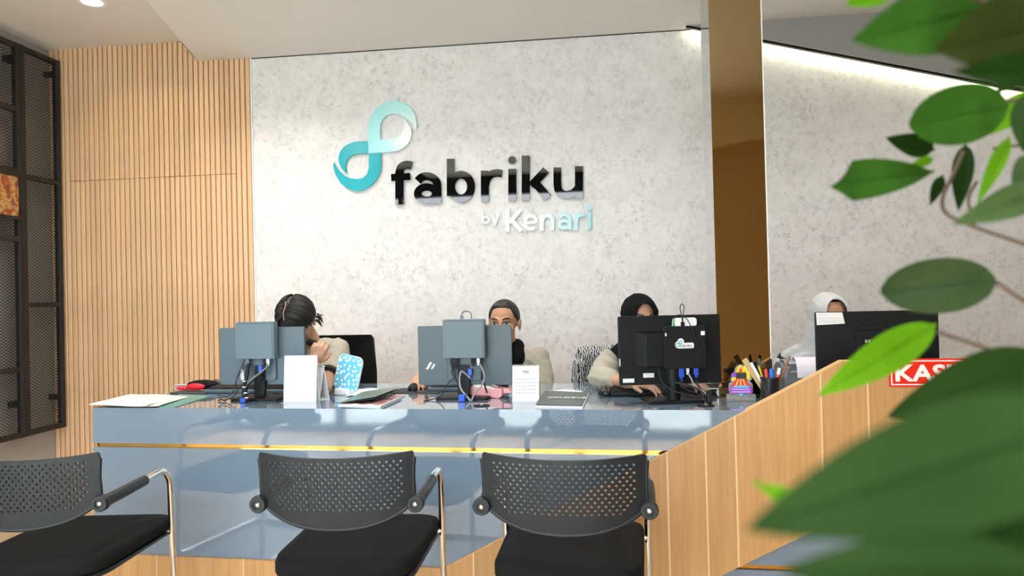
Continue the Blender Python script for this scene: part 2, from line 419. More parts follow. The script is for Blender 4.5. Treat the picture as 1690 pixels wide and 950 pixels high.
# black mesh screens on the left wall
XF = XL + .075
def yx(px, py=400): return on_x(px, py, XF).y
wire = blackmetal
def screen(label, ya, yb, z0, z1, rails, th=.035):
    t = empty('mesh_screen', label, 'metal screen', (XF, ya, 0), 0, 'black mesh screens on the left wall'); w = yb - ya
    for y in (0, w - th): build('post', MB().box(-.0, th, y, y + th, z0, z1), blackmetal, t, bevel=.002)
    for z in [z0, z1 - th] + rails: build('rail', MB().box(.002, th - .002, th, w - th, z, z + th), blackmetal, t, bevel=.002)
    for (y, z) in ((th / 2, z1 - .12), (w - th / 2, z1 - .12), (th / 2, z0 + .2), (w - th / 2, z0 + .2)):
        build('wall_bracket', MB().box(-.075, .0, y - .012, y + .012, z, z + .04), blackmetal, t)
    m = MB(); a, b = .036, .021; r = .0016; y0, y1, zz0, zz1 = th * .6, w - th * .6, z0 + th * .5, z1 - th * .5; s = b / a
    n0 = int((y1 - y0) / a) + 2; tot = int((zz1 - zz0) / b) + n0 + 2
    for sg in (1, -1):
        for i in range(-n0, tot):
            # line z = c + sg*s*(y-y0)
            c0 = zz0 + i * b; pa, pb = y0, y1
            f = lambda y: c0 + sg * s * (y - y0)
            lo, hi_ = (zz0 - c0) / (sg * s) + y0, (zz1 - c0) / (sg * s) + y0
            if lo > hi_: lo, hi_ = hi_, lo
            pa, pb = max(pa, lo), min(pb, hi_)
            if pb - pa < .004: continue
            d = V((0, pb - pa, f(pb) - f(pa))).normalized(); nrm = V((0, -d.z, d.y)) * r
            A = V((.017, pa, f(pa))); B = V((.017, pb, f(pb))); X = V((.002, 0, 0))
            m.add([A - nrm, A + nrm, B + nrm, B - nrm, A - nrm + X, A + nrm + X, B + nrm + X, B - nrm + X], [(0, 1, 2, 3), (7, 6, 5, 4), (0, 4, 5, 1), (2, 6, 7, 3)])
    o = build('wire_mesh', m, blackmetal, t, fix=False); o['kind'] = 'stuff'
    return t
zt = on_x(88, 100, XF).z; zb = on_x(93, 706, XF).z
ye = yx(96.5); ym = yx(31)
def rz(px, py): return on_x(px, py, XF).z - .0175
screen('black mesh screen panel next to the wooden slat wall', ym + .002, ye, zb, zt, [rz(60, 296), rz(60, 503)])
screen('black mesh screen panel holding the small painting', ym - 1.15, ym - .002, zb, zt, [rz(15, 179), rz(15, 281), rz(15, 393), rz(15, 611)])
# small painting
y1 = yx(25, 320); py0 = rz(10, 283) - .012; py1 = rz(10, 366) + .03
pz0 = on_x(12, 362, XF).z; pz1 = on_x(12, 285, XF).z; ph = pz1 - pz0; pwid = .30
pt = empty('framed_painting', 'small framed red and yellow abstract painting on the black mesh screen', 'painting', (XF + .037, y1 - pwid, pz0))
build('frame', MB().box(0, .02, 0, .022, 0, ph).box(0, .02, pwid - .022, pwid, 0, ph).box(0, .02, .022, pwid - .022, 0, .022).box(0, .02, .022, pwid - .022, ph - .022, ph), blackmetal, pt)
art = mat('painted_canvas', (.7, .5, .2), .6); vv = coords(art, (1, 1, 1))
cA = ramp(art, noise(art, vv, 14, 4, .7), [(.30, (.05, .09, .08)), (.40, (.30, .04, .03)), (.48, (.42, .15, .03)), (.54, (.50, .40, .14)), (.62, (.34, .05, .04)), (.72, (.08, .14, .12))])
setcol(art, cA)
build('canvas', MB().box(0, .008, .022, pwid - .022, .022, ph - .022), art, pt)

# ================================================================== the wall sign
def crop2(x, y): return (520 + x / 3.38, 140 + y / 3.38)
def crop7(x, y): return (540 + x / 5.278, 150 + y / 5.278)
YS = YW - .022
s0 = on_y(800, 290, YS)
sign = empty('wall_sign', 'teal loop emblem with large black and small silver lettering on the wall', 'sign', (s0.x, YS, s0.z))
def wp(c, pts):
    out = []
    for p in pts: q = on_y(*c(*p), YS); out.append((q.x - s0.x, q.z - s0.z))
    return out
def signpart(name, polys, holes, c, m, th=.012):
    b = build(name, MB().prism(None, 0, th, holes=[wp(c, h) for h in holes], union=[wp(c, p) for p in polys]), m, sign)
    # stand-off pins behind the plate
    return b
def ring(cx, cy, rx, ry, w, n=36):
    return ([(cx + (rx + w / 2) * cos(2 * pi * k / n), cy + (ry + w / 2) * sin(2 * pi * k / n)) for k in range(n)],
            [(cx + (rx - w / 2) * cos(2 * pi * k / n), cy + (ry - w / 2) * sin(2 * pi * k / n)) for k in range(n)])
def letter(strokes, rings=(), c=crop2, m=black_gloss, dots=(), name='letter'):
    """strokes and rings are united; a ring's eye stays open"""
    polys = [stroke(p, w) for p, w in strokes] + [circ(*d, 20) for d in dots]
    eyes = []
    for r in rings:
        o_, i_ = ring(*r); n = len(o_)
        for k in range(0, n, 6):
            idx = [(k + j) % n for j in range(7)]
            polys.append([o_[i] for i in idx] + [i_[i] for i in reversed(idx)])
        eyes.append(i_)
    return signpart(name, polys, [], c, m)
letter([([(470, 667), (470, 520), (471, 486), (482, 458), (505, 446), (538, 449)], 46), ([(424, 516), (530, 510)], 39)])
letter([([(572, 536), (596, 514), (630, 510), (660, 521), (679, 546), (682, 590), (682, 660)], 45)], [(622, 606, 50, 37, 42)])
letter([([(756, 412), (756, 620)], 43)], [(814, 567, 56, 66, 44)])
letter([([(947, 478), (947, 650)], 45), ([(950, 560), (960, 522), (985, 498), (1016, 491), (1042, 494)], 42)])
letter([([(1100, 468), (1100, 645)], 45)], dots=[(1099, 419, 22)])
letter([([(1175, 394), (1175, 642)], 45), ([(1205, 563), (1288, 474)], 44), ([(1222, 540), (1300, 628)], 45)])
letter([([(1351, 460), (1352, 560), (1364, 596), (1400, 612), (1440, 602), (1470, 572)], 43), ([(1472, 453), (1472, 632)], 45)])
silver = mat('silver_acrylic', (.80, .86, .88), .25)
fade = mat('silver_to_teal_acrylic', (.9, .95, .95), .22)
N, L = nodes(fade); tc = N.new('ShaderNodeTexCoord'); sx = N.new('ShaderNodeSeparateXYZ'); mr = N.new('ShaderNodeMapRange'); L.new(tc.outputs['Object'], sx.inputs[0]); L.new(sx.outputs[0], mr.inputs[0])
xa, xb_ = wp(crop2, [(1230, 760)])[0][0], wp(crop2, [(1560, 740)])[0][0]
mr.inputs[1].default_value = xa; mr.inputs[2].default_value = xb_
setcol(fade, ramp(fade, mr.outputs[0], [(0, (.82, .88, .90)), (.5, (.50, .78, .81)), (1, (.27, .60, .65))]))
letter([([(936, 704), (936, 770)], 11)], [(954, 753, 17, 17, 11)], m=silver)
letter([([(986, 717), (1005, 766)], 11), ([(1026, 716), (1000, 786)], 11)], m=silver)
letter([([(1074, 692), (1074, 818)], 22), ([(1084, 768), (1147, 697)], 21), ([(1096, 752), (1152, 814)], 22)], m=fade)
letter([([(1172, 769), (1234, 765)], 15), ([(1234, 769), (1230, 745), (1212, 731), (1192, 733), (1177, 748), (1173, 770), (1182, 794), (1203, 804), (1226, 795)], 18)], m=fade)
letter([([(1266, 722), (1266, 813)], 19), ([(1266, 765), (1276, 738), (1298, 729), (1318, 738), (1325, 762), (1325, 809)], 19)], m=fade)
letter([([(1364, 740), (1380, 726), (1402, 726), (1418, 740), (1422, 762), (1422, 806)], 18)], [(1391, 778, 27, 20, 17)], m=fade)
letter([([(1457, 718), (1457, 808)], 19), ([(1458, 758), (1470, 732), (1504, 722)], 18)], m=fade)
letter([([(1531, 715), (1531, 805)], 20)], dots=[(1530, 686, 13)], m=fade)
teal_l = mat('light_teal_acrylic', (.40, .82, .83), .22); teal_d = mat('dark_teal_acrylic', (.015, .42, .50), .22)
N, L = nodes(teal_l); tc = N.new('ShaderNodeTexCoord'); vm = N.new('ShaderNodeVectorMath'); vm.operation = 'DISTANCE'; L.new(tc.outputs['Object'], vm.inputs[0])
q = wp(crop7, [(705, 385)])[0]; vm.inputs[1].default_value = (q[0], 0, q[1])
setcol(teal_l, ramp(teal_l, vm.outputs['Value'], [(.05, (.93, .95, .97)), (.17, (.52, .87, .88)), (.32, (.36, .78, .80))]))
N, L = nodes(teal_d); tc = N.new('ShaderNodeTexCoord'); vm = N.new('ShaderNodeVectorMath'); vm.operation = 'DISTANCE'; L.new(tc.outputs['Object'], vm.inputs[0])
q = wp(crop7, [(290, 480)])[0]; vm.inputs[1].default_value = (q[0], 0, q[1])
setcol(teal_d, ramp(teal_d, vm.outputs['Value'], [(.02, (.09, .47, .54)), (.2, (.012, .40, .47)), (.5, (.01, .42, .52))]))
U1 = [(775, 345), (779, 285), (766, 212), (732, 152), (682, 111), (615, 89), (560, 88), (500, 103), (440, 140), (395, 190), (366, 250), (355, 310), (355, 430), (361, 543), (467, 537), (540, 530), (600, 525), (650, 505), (700, 465), (725, 420), (735, 370), (725, 315), (700, 275), (663, 245),
      (668, 300), (660, 340), (640, 380), (600, 408), (540, 417), (463, 420), (458, 330), (465, 282), (490, 236), (530, 207), (575, 197), (620, 203), (665, 225), (702, 247), (740, 282), (764, 320)]
D1 = [(361, 543), (467, 540), (470, 640), (462, 705), (432, 768), (382, 823), (330, 855), (280, 871), (230, 868), (170, 845), (112, 797), (72, 732), (56, 680), (53, 642), (60, 621), (75, 658), (105, 700), (150, 740), (205, 761), (268, 767), (312, 756), (345, 724), (361, 670)]
D2 = [(355, 434), (250, 440), (190, 458), (140, 490), (108, 535), (95, 590), (103, 632), (125, 676), (150, 703), (176, 721), (163, 695), (157, 660), (161, 625), (184, 585), (215, 560), (260, 548), (361, 543)]
for nm, P, m in (('emblem_loop', U1, teal_l), ('emblem_loop', D1, teal_d), ('emblem_loop', D2, teal_d)): signpart(nm, [P], [], crop7, m)

# ================================================================== the reception counter
DZ = 0.78
k0 = on_z(152.5, 672.5, DZ); k1 = on_z(1100, 676.3, DZ)
du = (k1 - k0); du.z = 0; du.normalize(); DROT = math.atan2(du.y, du.x); dv = V((-du.y, du.x, 0))
desk = empty('reception_counter', 'long glossy grey reception counter with diagonal wooden front and gold strip', 'counter', (k0.x, k0.y, 0), DROT)
def front(px, py, off=0.0):                # a pixel on the counter front -> (u, z)
    r = ray(px, py); o = V((k0.x, k0.y, 0)) + dv * off; t = (o - CAM).dot(dv) / r.dot(dv); p = CAM + r * t
    return ((p - k0).dot(du), p.z)
def T(px, py, z=DZ):                      # a pixel on the counter top -> world point
    return on_z(px, py, z)
def Tl(px, py): p = T(px, py) - k0; return p.dot(du), p.dot(dv)
UR = 4.75                                  # right end of the counter
DD = 0.80                                  # depth
PR = .012                                  # wood stands proud of the grey
gt, gb = (front(158, 730.3)[1] + front(1050, 742.5)[1]) / 2, (front(158, 737.4)[1] + front(1050, 751)[1]) / 2
kb = (front(240, 914)[1] + front(720, 935)[1]) / 2
a0 = front(736, 936, -PR); a1 = front(1390, 596, -PR); sl = (a1[1] - a0[1]) / (a1[0] - a0[0])
zw = a1[1]
b0_ = front(1190, 950, -PR); b1_ = front(1300, 893, -PR); sl2 = (b1_[1] - b0_[1]) / (b1_[0] - b0_[0])
ud = lambda z: a0[0] + (z - a0[1]) / sl
ul = lambda z: b0_[0] + (z - b0_[1]) / sl
zlow = .42
build('worktop', MB().box(0, UR, .0, DD, DZ - .012, DZ), glossgrey, desk)
build('upper_front', MB().prism([(0, gt), (ud(gt) + .05, gt), (ud(DZ) + .05, DZ - .012), (0, DZ - .012)], .0, .03), glossgrey, desk)
build('lower_front', MB().prism([(0, kb), (ud(kb) + .05, kb), (ud(gb) + .05, gb), (0, gb)], .002, .03), glossgrey, desk)
build('gold_strip', MB().box(.012, ud(gt) + .05, .016, .03, gb, gt), gold, desk)
build('strip_end', MB().box(0, .012, .010, .03, gb, gt), counter_wood, desk)
# lower right grey field with its own strip
gz1 = front(1400, 938, 0)[1]; gz0 = gz1 - .02
build('lower_front', MB().prism([(ul(gz1) - .05, gz1), (UR, gz1), (UR, zlow), (ul(zlow) - .05, zlow)], .002, .03), glossgrey, desk)
build('gold_strip', MB().box(ul(gz0) - .05, UR, .012, .03, gz0, gz1), gold, desk)
build('lower_front', MB().prism([(ul(.06) - .05, .0), (UR, .0), (UR, gz0), (ul(gz0) - .05, gz0)], .002, .03), glossgrey, desk)
# carcass
build('carcass', MB().box(0, .03, .03, DD - .05, 0, DZ - .012).box(UR - .03, UR, .03, DD - .05, 0, DZ - .012).box(.03, UR - .03, .03, .05, 0, DZ - .012), glossgrey, desk)
sm = MB().prism([(0, 0), (ul(0) + .0, 0), (ul(zlow), zlow), (UR, zlow), (UR, zw - .0005), (a1[0] + .0005, zw - .0005), (ud(kb) + .001, kb - .0005), (0, kb - .0005)], -PR + .003, .002)
build('seam_backing', sm, counter_seam, desk)
# boards of the wooden front
WP = [(0, 0), (ul(0), 0), (ul(zlow), zlow), (UR, zlow), (UR, zw), (a1[0], zw), (ud(kb), kb), (0, kb)]
def clip(poly, x, keep_right):
    out = []; n = len(poly)
    for i in range(n):
        p, q = poly[i], poly[(i + 1) % n]; ip = (p[0] >= x) == keep_right; iq = (q[0] >= x) == keep_right
        if ip: out.append(p)
        if ip != iq: t = (x - p[0]) / (q[0] - p[0]); out.append((x, p[1] + t * (q[1] - p[1])))
    return out
cuts = [0] + [front(px, py, -PR)[0] for px, py in ((258, 930), (401, 935), (540, 940), (660, 940), (781, 930), (905, 900), (1010, 850), (1102, 800), (1166, 800), (1213, 700), (1356, 700), (1434, 700), (1559, 690))]
while cuts[-1] + .16 < UR: cuts.append(cuts[-1] + random.choice((.16, .24, .30)))
cuts[-1] = UR
for i in range(len(cuts) - 1):
    g = .0035; x0 = cuts[i] + (g if i else 0); x1 = cuts[i + 1] - g
    P = clip(clip(WP, x0, True), x1, False)
    if len(P) < 3: continue
    cx = (x0 + x1) / 2; P = [(p[0] - cx, p[1]) for p in P]
    build('board', MB().prism(P, -PR, .0015), counter_wood, desk, loc=(cx, 0, 0))
# back lining of the raised screen and its capping
RB = [(ud(DZ) - .0, DZ), (UR, DZ), (UR, zw), (a1[0], zw)]
build('screen_back', MB().prism([(p[0], p[1] - .001) for p in RB], .002, .028), counter_wood, desk)
build('edge_band', MB().prism([(a1[0], zw), (UR, zw), (UR, zw + .002), (a1[0], zw + .002)], -PR, .028).prism([(ud(DZ), DZ), (a1[0], zw), (a1[0] - .001, zw + .002), (ud(DZ) - .001, DZ + .002)], -PR, .028).prism([(ud(kb), kb), (ud(DZ), DZ), (ud(DZ) - .001, DZ + .002), (ud(kb) - .001, kb + .002)], -PR, -.0002), mat('edge_band', (.72, .44, .20), .4), desk)

# red cashier sign on the wooden screen
q0 = front(1467, 633, -PR); q1 = front(1467, 595, -PR)
red = mat('red_sign', (.80, .02, .008), .35)
sh = .098; sw = .29; sgz = zw + .008 - sh
sp_ = V((k0.x, k0.y, 0)) + du * (q0[0] + sw / 2) - dv * (PR + .001)
sg = empty('cashier_sign', 'red cashier sign with white KASIR lettering on the wooden counter front', 'sign', (sp_.x, sp_.y, sgz), DROT)
build('plate', MB().prism(rrect(sw, sh, .003, 2, 0, sh / 2), -.004, 0), red, sg)
ww = mat('sign_white', (.86, .86, .84), .4); i0 = .006; bw = .004
build('border', MB().box(-sw / 2 + i0, sw / 2 - i0, -.0048, -.004, i0, i0 + bw).box(-sw / 2 + i0, sw / 2 - i0, -.0048, -.004, sh - i0 - bw, sh - i0)
      .box(-sw / 2 + i0, -sw / 2 + i0 + bw, -.0048, -.004, i0 + bw, sh - i0 - bw).box(sw / 2 - i0 - bw, sw / 2 - i0, -.0048, -.004, i0 + bw, sh - i0 - bw), ww, sg)
text_obj('KASIR', .079, ww, sg, (-sw / 2 + .016, -.0045, .021), align='LEFT', off=.0024, sx=1.18)

# ================================================================== visitor chairs
def back_curve(x, z):                       # y of the backrest shell (sitter side concave)
    return -.055 * (1 - (x / .25) ** 2) + .10 * (.70 - z) * .0
def make_chair(label, loc, rz_):
    t = empty('visitor_chair', label, 'chair', loc, rz_, 'visitor chairs in front of the counter')
    # backrest shell
    zb_, zt_ = .600, .765
    out = []
    for k in range(13): x = -.232 + .464 * k / 12; out.append((x, zt_ - .012 * (1 - (x / .232) ** 2)))       # top edge, dips in the middle
    out += [(.236, zt_ - .006), (.238, zt_ - .02), (.232, .69), (.232, .625)]
    out += [(.205, .590), (.15, .562), (.08, .545), (0, .540), (-.08, .545), (-.15, .562), (-.205, .590)]
    out += [(-.232, .625), (-.232, .69), (-.238, zt_ - .02), (-.236, zt_ - .006)]
    out = out[::-1]
    holes = []; extra = []
    for r in range(13):
        z = .737 - r * .0115
        n = 21 if r % 2 == 0 else 20
        for c in range(n):
            x = (c - (n - 1) / 2) * .0200
            lim = .203 - max(0, (.640 - z)) * .9
            if abs(x) > lim or z < .597 - .0 * abs(x): continue
            holes.append(circ(x, z, .0041, 8))
    fn = lambda x, y, z: (x, back_curve(x, z) + y + .18 * (z - .62) * -1 * .35, z)
    ex = [(-.22 + .02 * i, z) for i in range(23) for z in (.573, .75)]
    ex = [p for p in ex if inside(p, out)]
    build('backrest', MB().prism(out, -.005, .004, fn, holes=holes, extra=ex), chairplastic, t, smooth=50)
    # rolled rim along the lower and side edges
    rim = smooth_path([(-.237, .745), (-.233, .69), (-.232, .625), (-.205, .590), (-.15, .562), (-.08, .545), (0, .540), (.08, .545), (.15, .562), (.205, .590), (.232, .625), (.233, .69), (.237, .745)], 4)
    build('rim', MB().tube([fn(p.x, 0, p.y) for p in rim], .0065, 8), chairplastic, t, smooth=50)
    for s in (-1, 1):
        Mx = Matrix.Translation((s * .240, -.014, .608)) @ Matrix.Rotation(pi / 2, 4, 'X')
        h = build('hinge', MB().lathe([(0, -.012), (.022, -.012), (.026, -.006), (.026, .012), (.023, .016), (.015, .016), (.014, .012), (0, .012)], 20, Mx), chairplastic, t, smooth=40)
        build('screw', MB().lathe([(0, .0), (.0065, .0), (.0065, .002), (.004, .0035), (0, .0035)], 12, Matrix.Translation((s * .240, -.027, .608)) @ Matrix.Rotation(pi / 2, 4, 'X')), steel, h)
        # arm: black sleeve, then chrome tube down to the floor and back
        ax = s * .245
        sl_ = smooth_path([(s * .241, .005, .608), (ax, .11, .611), (ax, .225, .614)], 4)
        build('arm_sleeve', MB().tube(sl_, [.0185] * len(sl_), 12), chairplastic, t, smooth=50)
        leg = smooth_path([(ax, .205, .614), (ax, .30, .619), (ax, .355, .612), (ax, .392, .578), (ax, .402, .53), (ax, .415, .30), (ax, .43, .06), (ax, .42, .022), (ax, .38, .012)], 5)
        leg += [V((ax, y, .012)) for y in (.1, -.05, -.12)]
        build('leg', MB().tube(leg, .0115, 10), steel, t, smooth=50)
        build('seat_bracket', MB().tube([(ax, .410, .385), (s * .15, .40, .375)], .0105, 10), steel, t, smooth=50)
    build('cross_bar', MB().tube([(-.245, -.12, .012), (.245, -.12, .012)], .0115, 10), steel, t, smooth=50)
    # seat cushion with a thin plastic pan
    def seat(z0, z1, grow, rnd):
        m = MB(); rings = []
        lv = [(z0, -.012), (z0 + rnd * .4, 0), (z1 - rnd, 0), (z1 - rnd * .3, -.006), (z1, -.022), (z1 + .003, -.07), (z1 + .004, -.16)]
        for z, g in lv:
            pts = []
            for (x, y) in rrect(1, 1, .19, 7):
                wf_ = .220 + .016 * (y + .5); dx = (wf_ * 2 + grow * 2 + g * 2); dy = .55 + grow * 2 + g * 2
                sag = -.02 * max(0, y - .15) / .35 if z > z0 + .01 else 0
                pts.append((x * dx, .245 + y * dy, z + sag))
            rings.append(pts)
        n = len(rings[0]); vs = [p for r_ in rings for p in r_]; fs = []
        for i in range(len(rings) - 1):
            for k_ in range(n): fs.append((i * n + k_, i * n + (k_ + 1) % n, (i + 1) * n + (k_ + 1) % n, (i + 1) * n + k_))
        fs.append(tuple(range(n))); fs.append(tuple(range((len(rings) - 1) * n, len(rings) * n)))
        return m.add(vs, fs)
    build('seat_cushion', seat(.380, .436, 0, .02), blackfabric, t, smooth=60)
    build('seat_pan', seat(.362, .381, -.004, .006), chairplastic, t, smooth=60)
    return t
def hinge_mid(pxl, pxr, py): return on_z((pxl + pxr) / 2, py, .608)
c2 = hinge_mid(424, 688, 830); c3 = hinge_mid(795, 1068, 837)
c1h = on_z(167, 829, .608); r1 = rad(6); c1 = c1h - V((cos(r1), sin(r1), 0)) * .240
make_chair('black perforated visitor chair at the left edge, beside the counter end', (c1.x, c1.y + .014, 0), r1)
make_chair('black perforated visitor chair in the middle of the three', (c2.x, c2.y + .014, 0), rad(3))
make_chair('black perforated visitor chair in front of the diagonal wooden panel', (c3.x, c3.y + .014, 0), rad(-2.5))

# ================================================================== things on the counter
def item(name, label, cat, px, py, rot=0.0, group=None, dz=0.0):
    p = T(px, py); return empty(name, label, cat, (p.x, p.y, DZ + dz), DROT + rad(rot), group)
def wtube(t, pts, r, m, n=8, name='cable', k=6):
    return build(name, MB().tube(smooth_path(pts, k), r, n), m, t, smooth=60)
stick_b = mat('pale_blue_sticker', (.45, .62, .82), .4)
def sticker(t, poly, y, m, name='sticker', th=.0006): return build(name, MB().prism(poly, y - th, y), m, t)
def para(x, z, w, h, sh=0.0): return [(x, z), (x + w, z), (x + w + sh, z + h), (x + sh, z + h)]

def monitor(label, px, py, w, h, z0, rot, m, pc=None, pcm=None, stand='arm', bump_box=False):
    t = item('monitor', label, 'monitor', px, py, rot, 'monitors seen from behind'); b = z0 - DZ
    pan = build('panel', MB().prism(rrect(w, h, .006, 3, 0, b + h / 2), 0, .016), m, t, bevel=.0015)
    build('screen_bezel', MB().prism(rrect(w - .004, h - .004, .005, 3, 0, b + h / 2), .016, .026), blackplastic, t)
    build('screen_glass', MB().box(-w / 2 + .012, w / 2 - .012, .026, .0265, b + .018, b + h - .012), mat('lit_screen', (.03, .04, .05), .15, emit=(.75, .85, 1.0), es=.6), t)
    if bump_box:
        m_ = MB(); x0, x1, za, zb2 = -.14, .125, b + .075, b + .215
        m_.add([(x0, 0, za), (x1, 0, za), (x1, 0, zb2), (x0, 0, zb2), (x0 + .035, -.03, za), (x1 - .035, -.03, za), (x1 - .035, -.03, zb2 - .012), (x0 + .035, -.03, zb2 - .012)],
               [(4, 5, 6, 7), (0, 1, 5, 4), (1, 2, 6, 5), (2, 3, 7, 6), (3, 0, 4, 7)])
        build('rear_housing', m_, m, t, bevel=.002)
    else:
        build('rear_housing', MB().prism(rrect(.15, .17, .012, 3, 0, b + .105), -.012, 0), m, t, bevel=.002)
        for i in range(3): build('housing_rib', MB().box(-.05, .05, -.0145, -.012, b + .045 + i * .022, b + .049 + i * .022), m, t)
    if stand == 'arm':
        build('neck', MB().box(-.026, .026, -.030, -.010, .012, b + .09, Matrix.Rotation(rad(-6), 4, 'X')), blackplastic, t, bevel=.003)
        build('base', MB().prism(rrect(.23, .17, .015, 4), 0, .011, lambda x, y, z: (x, z + .01, y)), blackplastic, t, bevel=.002)
    else:
        build('neck', MB().lathe([(.028, .008), (.028, b + .1)], 20, Matrix.Translation((.0, -.03, 0))), blackplastic, t, smooth=40)
        build('base', MB().prism(rrect(.22, .16, .012, 4), 0, .012, lambda x, y, z: (x, z - .005, y)), blackplastic, t, bevel=.002)
    if pc:
        cx, pw_, pz0, pz1 = pc; y1_ = -.034 if bump_box else -.016; y0_ = y1_ - .036; cz = (pz0 + pz1) / 2 - DZ; ph_ = pz1 - pz0
        p = build('mini_pc', MB().box(cx - pw_ / 2, cx + pw_ / 2, y0_, y1_, cz - ph_ / 2, cz + ph_ / 2), pcm, t, bevel=.002)
        build('side_rail', MB().box(cx - pw_ / 2 - .004, cx - pw_ / 2 + .008, y0_ - .001, y0_ + .01, cz - ph_ / 2 + .004, cz + ph_ / 2 - .004), pcm, p, bevel=.001)
        build('cover_seam', MB().box(cx - pw_ / 2 + .010, cx + pw_ / 2 - .008, y0_ - .0006, y0_, cz + ph_ / 2 - .0075, cz + ph_ / 2 - .006)
              .box(cx + pw_ / 2 - .0085, cx + pw_ / 2 - .007, y0_ - .0006, y0_, cz - ph_ / 2, cz + ph_ / 2 - .006), blackplastic, p)
        build('bracket', MB().box(cx - .05, cx + .05, y1_, -.010 if not bump_box else -.029, cz - .05, cz + .05), blackplastic, t)
    return t
def plug(t, x, y, z, m, s=1.0, name='plug'):
    return build(name, MB().box(x - .009 * s, x + .009 * s, y - .006, y + .006, z - .03 * s, z).box(x - .005, x + .005, y - .004, y + .004, z - .045 * s, z - .03 * s), m, t, bevel=.002)
def hp_mark(t, x, z, y):
    sticker(t, para(x, z, .011, .030, .018), y, paper); sticker(t, para(x + .022, z + .001, .010, .022, .013), y, stick_b)

m1 = monitor('dark grey monitor at the left with a mini computer, behind the blank white card', 433, 658, .413, .258, .845, 0, darkgrey, (.0, .18, .965, 1.13), darkgrey2)
zz = .965 - DZ
plug(m1, -.048, -.034, zz, darkgrey2); plug(m1, .052, -.034, zz, white_plastic, .7); plug(m1, .012, -.03, zz - .03, blueplug)
wtube(m1, [(-.048, -.034, zz - .03), (-.05, -.05, .10), (-.035, -.07, .06), (-.02, -.10, .02), (-.005, -.115, .006)], .0042, rubber)
wtube(m1, [(.052, -.034, zz - .02), (.045, -.055, .14), (.0, -.07, .105), (-.03, -.08, .07), (-.02, -.1, .01)], .0026, greycable)
wtube(m1, [(.012, -.03, zz - .07), (-.01, -.06, .09), (-.04, -.08, .06), (-.03, -.11, .012), (.0, -.12, .008)], .004, rubber)
wtube(m1, [(-.06, -.034, zz), (-.09, -.06, .09), (-.07, -.09, .04), (-.12, -.08, .01), (-.17, -.07, .006), (-.16, -.09, .005)], .0025, rubber)
wtube(m1, [(-.045, -.034, zz - .02), (-.04, -.055, .11), (-.045, -.075, .07), (-.03, -.10, .03), (-.012, -.118, .008)], .007, rubber)
wtube(m1, [(.03, -.034, zz), (.035, -.05, .13), (.0, -.065, .10), (-.03, -.085, .06), (-.022, -.105, .02), (.0, -.12, .008)], .0065, rubber)
wtube(m1, [(-.055, -.034, zz - .02), (-.085, -.06, .10), (-.10, -.075, .04), (-.14, -.07, .02), (-.18, -.06, .03), (-.15, -.085, .012), (-.12, -.1, .006)], .0022, rubber)
for i, (a, b) in enumerate(((-.03, .09), (-.028, .065), (-.018, .04), (-.01, .02))): build('cable_tie', MB().box(a - .006, a + .006, -.10 + i * -.006, -.09 + i * -.006, b, b + .004), white_plastic, m1)
build('blue_connector', MB().box(-.035, -.012, -.125, -.105, .002, .022), blueplug, m1, bevel=.003)
sticker(m1, para(-.082, .09, .016, .05, -.004), -.035, paper, 'white_tag')

m2 = monitor('dark grey monitor in front of the short-haired person, two white marks on its back', 768, 656, .418, .258, .836, 0, mat('slate_plastic', (.062, .088, .104), .38), (.013, .18, .956, 1.122), mat('slate_pc', (.095, .135, .155), .36))
hp_mark(m2, -.175, .905 - DZ, 0)
zz = .956 - DZ
plug(m2, -.045, -.034, zz, blackplastic); plug(m2, -.03, -.034, zz, blackplastic); plug(m2, .045, -.034, zz, blackplastic, .8); plug(m2, .07, -.034, zz, white_plastic, .7)
plug(m2, .03, -.025, .13, blueplug)
wtube(m2, [(.07, -.034, zz - .02), (.085, -.05, .14), (.10, -.06, .10), (.09, -.075, .06), (.062, -.09, .03), (.055, -.115, .004)], .0035, greycable)
wtube(m2, [(.03, -.03, .09), (.0, -.05, .12), (-.01, -.055, .09), (.0, -.075, .05), (.03, -.095, .02), (.05, -.115, .004)], .0042, greycable)
wtube(m2, [(-.045, -.034, zz - .04), (-.03, -.05, .10), (-.06, -.06, .07), (-.09, -.07, .02), (-.13, -.08, .004), (-.15, -.12, .004)], .0026, rubber)
wtube(m2, [(-.03, -.034, zz - .04), (-.045, -.05, .12), (-.02, -.06, .08), (.0, -.07, .03)], .003, rubber)
wtube(m2, [(.085, -.03, zz), (.088, -.05, .12), (.10, -.065, .07), (.112, -.07, .03)], .004, rubber)
wtube(m2, [(.0, -.03, 1.122 - DZ), (.0, -.03, 1.145 - DZ), (.012, -.03, 1.155 - DZ), (.035, -.03, 1.153 - DZ), (.042, -.03, 1.14 - DZ), (.042, -.03, 1.122 - DZ)], .0018, rubber)
build('usb_stub', MB().box(-.006, .006, -.036, -.026, 1.12 - DZ, 1.137 - DZ), darkgrey2, m2, bevel=.001)
build('blue_connector', MB().box(.0, .028, -.125, -.10, .002, .03), blueplug, m2, bevel=.003)

m3 = monitor('black angled monitor with a white logo sticker on its mini computer', 1108, 661, .415, .277, .847, 13, blackplastic, (.045, .165, .916, 1.082), blackplastic, 'post', True)
yp = -.0705
